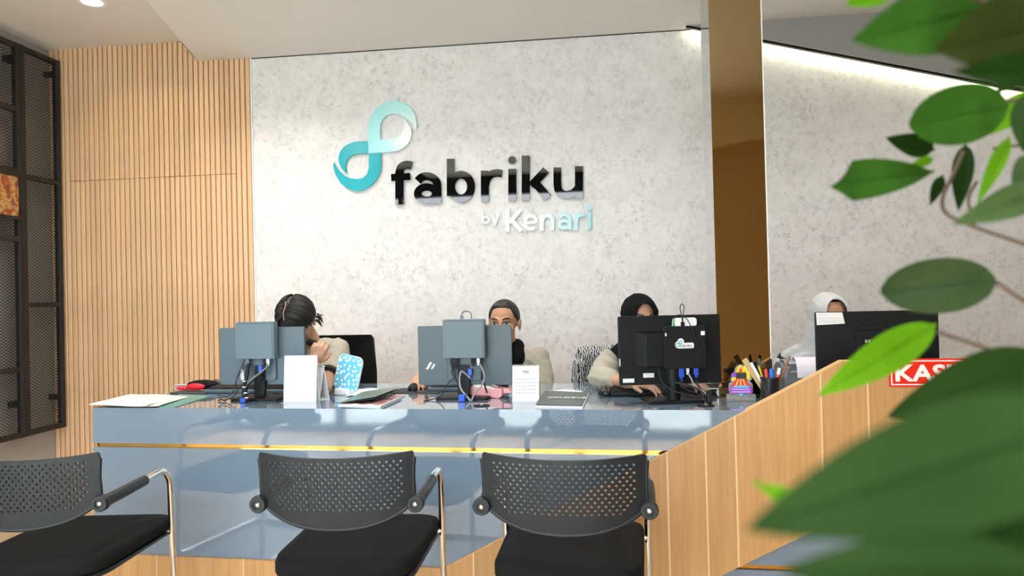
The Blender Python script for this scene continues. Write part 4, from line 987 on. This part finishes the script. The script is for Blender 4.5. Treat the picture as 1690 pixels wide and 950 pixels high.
def hand(b, wr, d, nrm, thumb, curl=25, sc=1.0):
    d = V(d).normalized(); nrm = V(nrm); nrm = (nrm - d * nrm.dot(d)).normalized(); y = nrm.cross(d) * thumb
    b.cap(wr, wr + d * .03 * sc, .026 * sc, .028 * sc)
    for k, (off, L, r) in enumerate(((.030, .066, .0088), (.010, .076, .0092), (-.010, .070, .0088), (-.029, .054, .0078))):
        kn = wr + d * (.088 - .006 * abs(k - 1)) * sc + y * off * sc
        b.cap(wr + d * .012 * sc + y * off * .6 * sc, kn, .0135 * sc, .0118 * sc)
        p = kn; a = 0
        for j, f in enumerate((.45, .32, .23)):
            a += rad(curl) * (.7 + .25 * j); q = p + (d * cos(a) - nrm * sin(a) + y * off * 1.2) * (L * f * sc)
            b.cap(p, q, r * sc * (1 - .08 * j), r * sc * (.94 - .08 * j)); p = q
    p0 = wr + d * .022 * sc + y * .022 * sc - nrm * .004; p1 = p0 + (d * .62 + y * .75).normalized() * .036 * sc - nrm * .008; p2 = p1 + (d * .92 + y * .25).normalized() * .032 * sc - nrm * .008
    b.cap(p0, p1, .0135 * sc, .0105 * sc); b.cap(p1, p2, .0102 * sc, .0085 * sc)
def head_forms(b, H, R, s=1.0):
    f = lambda x, y, z: H + R @ (V((x, y, z)) * s)
    E = lambda c, r: b.ell(f(*c), tuple(a * s for a in r), R)
    E((0, .012, .030), (.074, .093, .086)); E((0, -.026, -.030), (.061, .064, .082)); E((0, -.034, -.078), (.042, .046, .036))
    b.cap(f(0, -.086, .010), f(0, -.104, -.026), .008 * s, .0125 * s); E((0, -.094, -.030), (.017, .012, .009))
    b.cap(f(-.040, -.074, .024), f(-.012, -.086, .022), .009 * s, .009 * s); b.cap(f(.040, -.074, .024), f(.012, -.086, .022), .009 * s, .009 * s)
    for q in (-1, 1):
        E((q * .042, -.058, -.022), (.020, .022, .022)); E((q * .077, .014, -.010), (.008, .020, .031)); E((q * .081, .020, .004), (.006, .016, .015))
    b.cap(f(-.020, -.083, -.057), f(.020, -.083, -.057), .0085 * s); b.cap(f(-.015, -.081, -.068), f(.015, -.081, -.068), .0085 * s)
def face_parts(t, base, H, R, s=1.0, brows=True):
    f = lambda x, y, z: H + R @ (V((x, y, z)) * s)
    for q in (-1, 1):
        local(build('eye', MB().ell(f(q * .031, -.074, .005), (.013 * s, .012 * s, .0075 * s), R), eyew, t, smooth=60), base)
        local(build('iris', MB().ell(f(q * .031, -.0835, .005), (.0058 * s, .004 * s, .0062 * s), R), iris, t, smooth=60), base)
        pts = [f(q * x, y, z) for x, y, z in ((.017, -.0875, .012), (.025, -.0875, .0145), (.036, -.0845, .0135), (.045, -.077, .008))]
        local(build('eyelid', MB().tube(pts, [.0015, .0026, .0026, .0015], 6), hairm, t, smooth=60), base)
        if brows:
            pts = [f(q * x, y, z) for x, y, z in ((.012, -.0945, .026), (.024, -.0925, .032), (.038, -.085, .034), (.050, -.072, .028))]
            local(build('eyebrow', MB().tube(pts, [.0035, .0045, .004, .0015], 6), hairm, t, smooth=60), base)
def hair_cap(t, base, H, R, hairline, thick=.008, s=1.0, m=None, name='hair', cz=.030, rad_=(.074, .093, .086), nu=48, nv=14):
    f = lambda p: H + R @ (V((0, .012, cz)) * s + V(p) * s); b = MB(); vs = []; fs = []
    for layer in (0, 1):
        for j in range(nv + 1):
            for i in range(nu):
                az = 2 * pi * i / nu; e0 = rad(hairline(az)); e = e0 + (pi / 2 - e0) * j / nv
                g = (thick * min(1, (j + .35) / 2.2) if layer == 0 else -.004)
                vs.append(f(((rad_[0] + g) * cos(e) * sin(az), -(rad_[1] + g) * cos(e) * cos(az), (rad_[2] + g) * sin(e))))
    o = (nv + 1) * nu
    for j in range(nv):
        for i in range(nu):
            i2 = (i + 1) % nu; q = (j * nu + i, j * nu + i2, (j + 1) * nu + i2, (j + 1) * nu + i); fs.append(q); fs.append(tuple(k + o for k in reversed(q)))
    for i in range(nu): i2 = (i + 1) % nu; fs.append((i, i + o, i2 + o, i2))
    b.add(vs, fs); return local(build(name, b, m or hairm, t, smooth=60), base)
def scarf(t, base, H, R, m, drape, s=1.0, open_=(36, 38, 62), fwd=0.0):
    """cloth shell with an oval opening for the face, grown together with the drape over neck and shoulders"""
    f = lambda p: H + R @ (V(p) * s); ow, ou, od = open_; nu, nv = 40, 16; b = MB(); vs = []; fs = []
    for layer in (0, 1):
        for j in range(nv + 1):
            for i in range(nu):
                psi = 2 * pi * i / nu; cx, cz = sin(psi), cos(psi)
                r0 = rad(1 / math.sqrt((cx / ow) ** 2 + (cz / (ou if cz > 0 else od)) ** 2)); rho = r0 + (pi - r0) * j / nv
                d = V((sin(rho) * cx, -cos(rho), sin(rho) * cz)); g = (.016 if layer == 0 else .006)
                R_ = (.074 + g, .096 + g, (.087 if d.z > 0 else .115) + g); p = V((d.x * R_[0], d.y * R_[1] + .008, d.z * R_[2] + .026))
                vs.append(f(p))
    o = (nv + 1) * nu
    for j in range(nv):
        for i in range(nu):
            i2 = (i + 1) % nu; q = (j * nu + i, j * nu + i2, (j + 1) * nu + i2, (j + 1) * nu + i); fs.append(q); fs.append(tuple(k + o for k in reversed(q)))
    for i in range(nu): i2 = (i + 1) % nu; fs.append((i, i + o, i2 + o, i2))
    b.add(vs, fs); drape(b)
    ob = voxel_obj('headscarf', b, .0045, m, t, 5, folds=.0045); return local(ob, base)

def torso_forms(b, H, g=0.0, wd=.175, lean=.0, low=True):
    N = W_(H, 0, -.035, -.15)
    b.cap(W_(H, -wd + .045, -.055 - lean * .3, -.215), W_(H, wd - .045, -.055 - lean * .3, -.215), .058 + g)
    b.ell(W_(H, 0, -.06 - lean * .6, -.32), (.150 + g, .098 + g, .165 + g), Matrix.Rotation(DROT, 3, 'Z'))
    b.ell(W_(H, 0, -.08 - lean, -.45), (.138 + g, .098 + g, .15 + g), Matrix.Rotation(DROT, 3, 'Z'))
    P = W_(H, 0, -.10 - lean * 1.2, 0); P.z = .545
    b.ell(P, (.160 + g, .115 + g, .10 + g), Matrix.Rotation(DROT, 3, 'Z'))
    return N, P
def leg_forms(b, P, g=0.0):
    for q in (-1, 1):
        hip = P + du * q * .085; kn = P + du * q * .11 - dv * .40 + V((0, 0, -.02)); an = kn + dv * .04; an.z = .085
        b.cap(hip, kn, .078 + g, .055 + g); b.cap(kn, an, .052 + g, .036 + g)
def person(label, H, yaw, pitch, arms, shirt, skin, sleeve=1.0, s=1.0, wd=.175, lean=.0, roll=0, trim=None, torso=None):
    base = V((H.x, H.y, 0)); t = empty('person', label, 'person', base, 0, 'staff seated behind the counter')
    R = (Matrix.Rotation(DROT + rad(yaw), 3, 'Z') @ Matrix.Rotation(rad(pitch), 3, 'X') @ Matrix.Rotation(rad(roll), 3, 'Y'))
    Ht = H if torso is None else torso; b = MB(); N, P = torso_forms(b, Ht, 0, wd, lean); head_forms(b, H, R, s)
    b.cap(H + R @ V((0, .022, -.06)), N, .052, .056)
    leg_forms(b, P)
    for q in (-1, 1):
        an = P + du * q * .11 - dv * .36; b.cap(V((an.x, an.y, .05)), V((an.x, an.y, .035)) - dv * .14, .035, .03)
    c = MB(); torso_forms(c, Ht, .012, wd, lean); tr = MB(); leg_forms(tr, P, .012); tr.ell(P, (.178, .132, .112), Matrix.Rotation(DROT, 3, 'Z'))
    for (S, E, Wr, d, nrm, th, curl) in arms:
        b.cap(S, E, .046, .037); b.cap(E, Wr, .037, .026); hand(b, Wr, d, nrm, th, curl, .95)
        if sleeve <= 1: c.cap(S, S.lerp(E, sleeve), .062, .062 - .008 * sleeve)
        else: c.cap(S, E, .062, .055); c.cap(E, E.lerp(Wr, sleeve - 1), .055, .046)
    local(voxel_obj('body', b, .0048, skin, t, 3), base)
    local(voxel_obj('shirt', c, .0075, shirt, t, 6, folds=.010), base)
    local(voxel_obj('trousers', tr, .012, darktrouser, t, 3), base)
    if trim:
        for (S, E, *_r) in arms:
            e = S.lerp(E, sleeve); dd = (E - S).normalized(); local(build('sleeve_trim', MB().tube([e + dd * .028, e + dd * .05], [.0585, .0585], 20), trim, t, smooth=50), base)
    return t, base, R, N

UP = V((0, 0, 1))
# --- woman with bowed head at the left
H1 = at_d(491, 531, 3.50)
Sr, Sl = W_(H1, .165, -.10, -.155), W_(H1, -.17, -.10, -.17)
Er = at_d(534, 634, 3.22); Er.z = DZ + .04; Wr1 = at_d(517, 600, 3.26)
kl = T(452, 643) + V((0, 0, .055)); El = W_(H1, -.25, .02, -.31)
t, base, R, N = person('person with bowed head and black hair in a beige shirt, hand at the face', H1, 6, 42,
    [(Sr, Er, Wr1, V((.30, .10, .80)), -dv + du * .3, -1, 58), (Sl, El, kl + dv * .06 + V((-.06, 0, .0)), V((.55, -.6, -.1)), UP, 1, 22)], beige, skin1, .62, .98, .185, .02, trim=blackcotton, torso=W_(H1, .01, -.06, .055))
hl = lambda az: -14 - 34 * (1 - cos(az)) / 2
hair_cap(t, base, H1, R, hl, .014, 1.0)
b = MB()
for i in range(170):                                   # locks combed from the parting over both sides
    q = 1 if i % 2 else -1; y0 = -.085 + .175 * random.random(); L_ = 70 + 35 * random.random(); pts = []
    for k in range(9):
        a = rad(8 + L_ * k / 8) * q; yy = y0 + (.03 + .05 * random.random() * 0) * (k / 8) ** 2 * (1 if y0 > -.03 else .4)
        sq = math.sqrt(max(.05, 1 - (yy / .115) ** 2)); g = .0145 + .004 * sin(i * 1.7)
        pts.append(H1 + R @ V((-.018 * (1 - k / 8) + (.074 + g) * sin(a) * sq, .012 + yy, .030 + (.086 + g) * cos(a) * sq)))
    b.tube(pts, [.0022, .004, .005, .005, .005, .0045, .004, .003, .001], 5)
local(build('hair_locks', b, hairm, t, smooth=60), base)
par = [H1 + R @ V((x, y, z)) for x, y, z in ((-.016, -.090, .098), (-.020, -.060, .122), (-.016, -.03, .134), (-.022, .0, .138))]
local(build('hair_parting', MB().tube([p for p in smooth_path(par, 4)], .0022, 6), mat('scalp', (.42, .27, .18), .7), t), base)
for i in range(9):
    a = H1 + R @ V((.082, .02 + .006 * i, -.01 - .006 * (i % 4))); d = V((.5 + .3 * random.random(), -.2 + .3 * random.random(), -.8 + 1.2 * random.random())).normalized()
    local(build('hair_strand', MB().tube([a, a + d * .022, a + d * .04 + V((0, 0, -.008))], [.006, .004, .001], 6), hairm, t, smooth=60), base)
cl = W_(H1, .045, -.02, -.10); local(build('collar', MB().tube([cl, cl + du * .03 + V((0, 0, -.012)), cl + du * .05 - dv * .01 + V((0, 0, -.03))], [.018, .02, .014], 8), blackcotton, t, smooth=60), base)
c_ = at_d(551, 600, 3.98); office_chair('black office chair behind the person with bowed head', V((c_.x, c_.y - .2, 0)), .46, on_y(580, 557, c_.y).z + .012)

# --- man behind the second monitor
H2 = at_d(832, 533, 3.72)
Sl, Sr = W_(H2, -.175, -.06, -.195), W_(H2, .170, -.06, -.195)
mo = T(685, 643) + V((0, 0, .052)); w2 = mo + dv * .075 + V((.012, 0, .008)); k2 = T(800, 641) + V((0, 0, .055))
t, base, R, N = person('person with short black hair looking over the dark monitor, in a beige shirt', H2, -2, 4,
    [(Sl, W_(H2, -.36, -.03, -.30), w2, V((.02, -1, -.16)), UP, 1, 26), (Sr, W_(H2, .215, .02, -.36), k2 + dv * .05, V((-.3, -1, -.1)), UP, -1, 22)], beige, skin2, 1.55, 1.04, .185)
face_parts(t, base, H2, R, 1.04)
def hl2(az):
    a = abs((az + pi) % (2 * pi) - pi)      # 0 = face, pi = back
    for (p, e) in (((0, .35), (39, 39)), ((.35, .80), (39, 33)), ((.80, 1.0), (33, 4)), ((1.0, 1.5), (4, -22)), ((1.5, 2.0), (-22, -24)), ((2.0, 3.2), (-24, -34))):
        if p[0] <= a <= p[1]: return e[0] + (e[1] - e[0]) * (a - p[0]) / (p[1] - p[0])
    return -34
hair_cap(t, base, H2, R, hl2, .0065, 1.04)
b = MB(); b.cap(W_(H2, -.05, -.01, -.165), W_(H2, .055, -.01, -.165), .05); b.cap(W_(H2, .055, -.02, -.14), W_(H2, .06, .0, -.185), .045, .05); b.cap(W_(H2, -.06, -.02, -.14), W_(H2, -.05, .03, -.24), .045, .04); b.cap(W_(H2, -.05, -.07, -.13), W_(H2, .05, -.07, -.13), .045)
local(voxel_obj('neck_scarf', b, .006, scarf_b, t, 4), base)
e = W_(H2, .215, .02, -.36); local(build('cuff', MB().tube([e - dv * .03, e - dv * .055], [.052, .05], 16), blackcotton, t, smooth=50), base)
office_chair('low black office chair hidden behind the short-haired person', W_(V((H2.x, H2.y, 0)), 0, -.12, 0), .40, .86)

# --- woman in the black headscarf
H3 = at_d(1056, 527, 3.42)
S3 = W_(H3, -.150, -.05, -.205); E3 = at_d(990, 624, 3.22); E3.z = DZ + .055; w3 = at_d(1043, 634, 2.98); w3.z = DZ + .058
S3r = W_(H3, .165, -.05, -.205); E3r = W_(H3, .25, .05, -.31); w3r = at_d(1128, 633, 3.00); w3r.z = DZ + .060
t, base, R, N = person('person in a black headscarf and beige sleeves typing behind the angled monitor', H3, 20, 4,
    [(S3, E3, w3, V((.9, -.5, -.12)), UP, -1, 20), (S3r, E3r, w3r, V((.55, -.8, -.10)), UP, 1, 20)], beige, skin1, 1.42, .97, .165, .0)
face_parts(t, base, H3, R, .97)
def dr(b):
    b.cap(W_(H3, 0, -.02, -.09), W_(H3, -.005, -.03, -.16), .082, .095); b.cap(W_(H3, -.05, -.02, -.15), W_(H3, -.125, -.03, -.185), .07, .048); b.cap(W_(H3, .05, -.02, -.15), W_(H3, .125, -.03, -.185), .07, .048)
    b.cap(W_(H3, -.03, .02, -.15), W_(H3, -.06, .05, -.23), .065, .05); b.cap(W_(H3, .03, .02, -.15), W_(H3, .05, .05, -.24), .065, .05); b.cap(W_(H3, -.045, .01, -.06), W_(H3, -.06, .0, -.15), .05, .06)
scarf(t, base, H3, R, scarf_b, dr, .99, (34, 36, 55))
wb_ = w3 + (E3 - w3).normalized() * .035; d_ = (E3 - w3).normalized(); local(build('wrist_band', MB().tube([wb_, wb_ + d_ * .008], .0305, 18), mat('lilac_band', (.35, .25, .38), .5), t, smooth=50), base)
c_ = at_d(1012, 600, 3.78); oc = V((c_.x, c_.y - .2, 0)); office_chair('office chair under the knitted jacket behind the black headscarf', oc, .44, on_y(990, 575, c_.y).z - .005)
knit = mat('zebra_knit', (.3, .3, .3), .95); N_, L_ = nodes(knit); wv = N_.new('ShaderNodeTexWave'); wv.inputs['Scale'].default_value = 26; wv.inputs['Distortion'].default_value = 9; wv.inputs['Detail'].default_value = 3; wv.inputs['Detail Scale'].default_value = 1.6
L_.new(coords(knit), wv.inputs['Vector']); setcol(knit, ramp(knit, wv.outputs['Fac'], [(.35, (.02, .022, .025)), (.55, (.50, .50, .50))]))
tj = on_y(990, 571, c_.y).z
jk = empty('jacket', 'black and white knitted jacket draped over the office chair', 'jacket', (oc.x, oc.y, .5), DROT)
b = MB(); 
for x0, x1, z0, z1, r in ((-.16, .16, tj - .05, tj - .05, .055), (-.20, -.16, tj - .30, tj - .08, .055), (-.06, -.1, tj - .34, tj - .08, .06), (.06, .06, tj - .34, tj - .08, .06), (.20, .16, tj - .30, tj - .08, .055)): b.cap((x0, .225, z0 - .5), (x1, .235, z1 - .5), r)
voxel_obj('draped_cloth', b, .009, knit, jk, 4, folds=.008)
b = MB(); b.cap((-.19, .19, tj - .6), (-.215, .17, tj - .80), .042, .036); voxel_obj('sleeve', b, .008, knit, jk, 3)

# --- woman in the grey headscarf
H4 = at_d(1369, 527, 3.25)
S4 = W_(H4, -.175, -.04, -.205); E4 = W_(H4, -.235, .06, -.335); w4 = W_(H4, -.05, .25, -.245); S4r = W_(H4, .165, -.05, -.20); E4r = W_(H4, .23, .04, -.35); w4r = W_(H4, .10, .25, -.245)
t, base, R, N = person('person in a pale grey headscarf and black sleeves behind the taped-note monitor', H4, 13, 0,
    [(S4, E4, w4, V((.45, -.9, -.1)), UP, -1, 20), (S4r, E4r, w4r, V((-.2, -1, -.1)), UP, 1, 20)], blackcotton, skin2, 1.9, .97, .17)
face_parts(t, base, H4, R, .97)
def dr(b):
    b.cap(W_(H4, -.01, -.02, -.09), W_(H4, -.02, -.03, -.17), .085, .095); b.cap(W_(H4, -.05, -.01, -.15), W_(H4, -.175, -.02, -.175), .075, .042); b.cap(W_(H4, -.04, .03, -.16), W_(H4, -.15, .04, -.195), .065, .04)
    b.cap(W_(H4, .05, -.02, -.15), W_(H4, .17, -.03, -.20), .07, .05); b.cap(W_(H4, -.03, .04, -.17), W_(H4, .05, .07, -.26), .07, .055); b.cap(W_(H4, -.055, -.0, -.03), W_(H4, -.075, .0, -.16), .045, .06)
scarf(t, base, H4, R, scarf_g, dr, .99, (37, 45, 55))
hair_cap(t, base, H4, R, lambda az: 40 if abs((az + pi) % (2 * pi) - pi) < 1.0 else 30, .003, .97, name='under_cap', m=scarf_b)
office_chair('low black office chair hidden behind the grey headscarf', W_(V((H4.x, H4.y, 0)), 0, -.12, 0), .40, .86)

# ================================================================== the plant beside the camera
def leafmat(name, col, col2, tr=.25):
    m = mat(name, col, .6, ior=1.16); vv = coords(m); c = ramp(m, noise(m, vv, 30, 3), [(.3, col), (.7, col2)]); setcol(m, c)
    N, L = nodes(m); tb = N.new('ShaderNodeBsdfTranslucent'); L.new(c, tb.inputs[0]); mx = N.new('ShaderNodeMixShader'); mx.inputs[0].default_value = tr
    L.new(bsdf(m).outputs[0], mx.inputs[1]); L.new(tb.outputs[0], mx.inputs[2]); L.new(mx.outputs[0], N['Material Output'].inputs[0]); return m
lg = {'mid': leafmat('leaf_mid', (.030, .095, .010), (.045, .13, .014)), 'dark': leafmat('leaf_dark', (.010, .030, .004), (.016, .042, .006)), 'deep': leafmat('leaf_deep', (.014, .034, .006), (.019, .043, .008), .10),
      'bright': leafmat('leaf_bright', (.11, .27, .004), (.15, .34, .010), .35), 'pale': leafmat('leaf_pale', (.06, .105, .030), (.09, .14, .045)), 'grey': leafmat('leaf_grey', (.036, .064, .020), (.055, .085, .032)), 'olive': leafmat('leaf_olive', (.024, .034, .005), (.036, .046, .009))}
bark = mat('bark', (.10, .065, .04), .8); bump(bark, noise(bark, coords(bark, (60, 60, 12)), 1, 4), .5, .004)
PX, PY = .52, .30
plant = empty('leafy_plant', 'potted plant with glossy green leaves hanging in from the right, nearest the viewer', 'plant', (PX, PY, 0))
pb = V((PX, PY, 0))
build('pot', MB().lathe([(.0, 0), (.10, 0), (.13, .24), (.14, .24), (.14, .26), (.12, .26), (.12, .235), (0, .235)], 30), mat('pot_glaze', (.75, .74, .72), .3), plant, smooth=40)
build('soil', MB().lathe([(0, .236), (.12, .236), (.118, .245), (0, .25)], 24), mat('soil', (.05, .035, .025), .95), plant)
tk = [V((0, 0, .22)), V((.01, .0, .6)), V((-.01, .02, 1.0)), V((.0, .06, 1.3)), V((.0, .12, 1.6)), V((-.02, .15, 1.85))]
build('trunk', MB().tube(smooth_path(tk, 5), [.016 - .010 * i / 25 for i in range(26)], 10), bark, plant, smooth=60)
def leaf(base_px, tip_px, w, d0, d1, m, fold=.25, droop=.12, blunt=.5, twist=0.0, shape=''):
    A = at_d(*base_px, d0); B = at_d(*tip_px, d1); ax = (B - A); L = ax.length; ax.normalize()
    vw = (CAM - (A + B) / 2).normalized(); sd = ax.cross(vw).normalized(); nr = sd.cross(ax).normalized(); 
    if twist: q = Matrix.Rotation(rad(twist), 3, ax); sd = q @ sd; nr = q @ nr
    W = w * (d0 + d1) / 2 / F / 2; nu, nv = 14, 6; vs = []; fs = []
    for i in range(nu + 1):
        u = i / nu; prof = (sin(pi * u ** (.62 + .3 * blunt)) ** .8) * (1 - .12 * u) if 0 < u < 1 else .02
        if shape == 'round': prof = max(.02, (1 - (2 * u - 1) ** 2)) ** .55
        if shape == 'wedge': prof = max(.03, sin(pi / 2 * min(1, u / .8) ** .9)) * (1 if u < .86 else max(.15, (1 - u) / .14))
        cut = .30 * L * max(0, u - .5) if shape == 'wedge' else 0
        for j in range(nv + 1):
            v = -1 + 2 * j / nv
            p = A + ax * (L * u - cut * (v + 1) * .35) + sd * (W * prof * v) - nr * (fold * W * (1 - abs(v)) * prof) - nr * (droop * L * (u - .5) ** 2 * 2)
            vs.append(p - pb)
    for i in range(nu):
        for j in range(nv): a = i * (nv + 1) + j; fs.append((a, a + 1, a + nv + 2, a + nv + 1))
    n = len(vs); off = nr * -.0004; vs2 = vs + [p + off for p in vs]; fs = fs + [tuple(k + n for k in reversed(f)) for f in fs]
    o = build('leaf', MB().add(vs2, fs), lg[m], plant, smooth=80, fix=False)
    mid = [V(vs[i * (nv + 1) + nv // 2]) + nr * .0006 for i in range(nu + 1)]
    build('midrib', MB().tube(mid, [.0009 * (1.2 - i / nu) for i in range(nu + 1)], 6), lg[m], o, smooth=60)
    return A
def twig(pts, r): build('branch', MB().tube(smooth_path([at_d(x, y, d) - pb for x, y, d in pts], 6), r, 8), bark, plant, smooth=60)
leaf((1625, 8), (1424, 62), 125, .34, .30, 'mid', .2, .1)
leaf((1760, 30), (1560, 78), 150, .32, .30, 'olive'); leaf((1700, -40), (1560, 20), 90, .36, .34, 'mid'); leaf((1790, 110), (1590, 118), 70, .30, .28, 'dark')
leaf((1480, -30), (1402, 6), 50, .34, .33, 'bright'); leaf((1720, 60), (1650, 150), 80, .40, .40, 'dark')
leaf((1668, 172), (1506, 205), 98, .50, .48, 'mid', .2, .05, .9, 0, 'round'); leaf((1720, 150), (1610, 226), 46, .53, .54, 'bright', .1)
leaf((1550, 280), (1380, 300), 66, .52, .48, 'mid', .30, .10, .2, 10, 'wedge'); 
leaf((1545, 248), (1466, 228), 40, .56, .55, 'dark', .4); leaf((1540, 262), (1505, 272), 18, .55, .55, 'bright')
leaf((1594, 236), (1582, 345), 34, .56, .55, 'dark', .3); leaf((1556, 288), (1536, 336), 20, .56, .55, 'dark')
leaf((1668, 222), (1616, 330), 26, .52, .50, 'bright', .3); leaf((1740, 305), (1584, 366), 58, .44, .42, 'pale', .25)
leaf((1700, 150), (1690, 250), 50, .46, .46, 'deep'); leaf((1720, 260), (1672, 300), 50, .44, .44, 'grey')
leaf((1648, 462), (1458, 480), 92, .47, .46, 'grey', .35, .05, .8, 0, 'round')
leaf((1549, 532), (1355, 650), 66, .46, .44, 'bright', .2, .08, .6)
leaf((1740, 590), (1472, 684), 104, .40, .37, 'deep', .3, .06, .5)
leaf((1830, 690), (1236, 872), 215, .15, .15, 'deep', .25, .05, .55); leaf((1760, 960), (1300, 940), 150, .145, .145, 'deep', .2); leaf((1860, 820), (1480, 860), 150, .16, .16, 'dark')
leaf((1345, 838), (1250, 800), 34, .26, .26, 'bright'); leaf((1252, 800), (1243, 792), 10, .26, .26, 'bright')
leaf((1740, 990), (1612, 905), 34, .24, .24, 'pale'); leaf((1760, 900), (1620, 960), 90, .3, .3, 'dark')
twig([(1780, 440, .52), (1690, 403, .51), (1610, 375, .52), (1562, 352, .53), (1556, 325, .54), (1572, 290, .55), (1590, 250, .55)], .0016)
twig([(1610, 375, .52), (1598, 330, .53), (1612, 300, .54)], .0012); twig([(1640, 245, .53), (1680, 240, .53), (1760, 230, .52)], .0012)
twig([(1790, 560, .48), (1710, 510, .47), (1645, 466, .47)], .0016); twig([(1760, 620, .46), (1620, 572, .46), (1548, 548, .46)], .0013)
twig([(1790, 110, .52), (1700, 160, .52), (1640, 168, .51)], .0014); twig([(1800, 70, .36), (1680, 20, .35), (1560, -20, .35)], .0016)
twig([(1830, 690, .15), (1990, 640, .2)], .0010); twig([(1345, 838, .26), (1700, 860, .26), (1900, 820, .28)], .001)
for zt_, q in ((1.02, (1990, 640, .2)), (1.15, (1790, 560, .48)), (1.22, (1780, 440, .52)), (1.33, (1760, 230, .52)), (1.4, (1790, 110, .52)), (1.42, (1800, 70, .36)), (1.1, (1900, 820, .28))):
    p = at_d(*q) - pb; a = V((0, .06, zt_)); build('branch', MB().tube(smooth_path([a, a.lerp(p, .5) + V((0, 0, .02)), p], 5), [.004, .0037, .0034, .003, .0028, .0026, .0024, .0022, .002, .0018, .0016], 8), bark, plant, smooth=60)
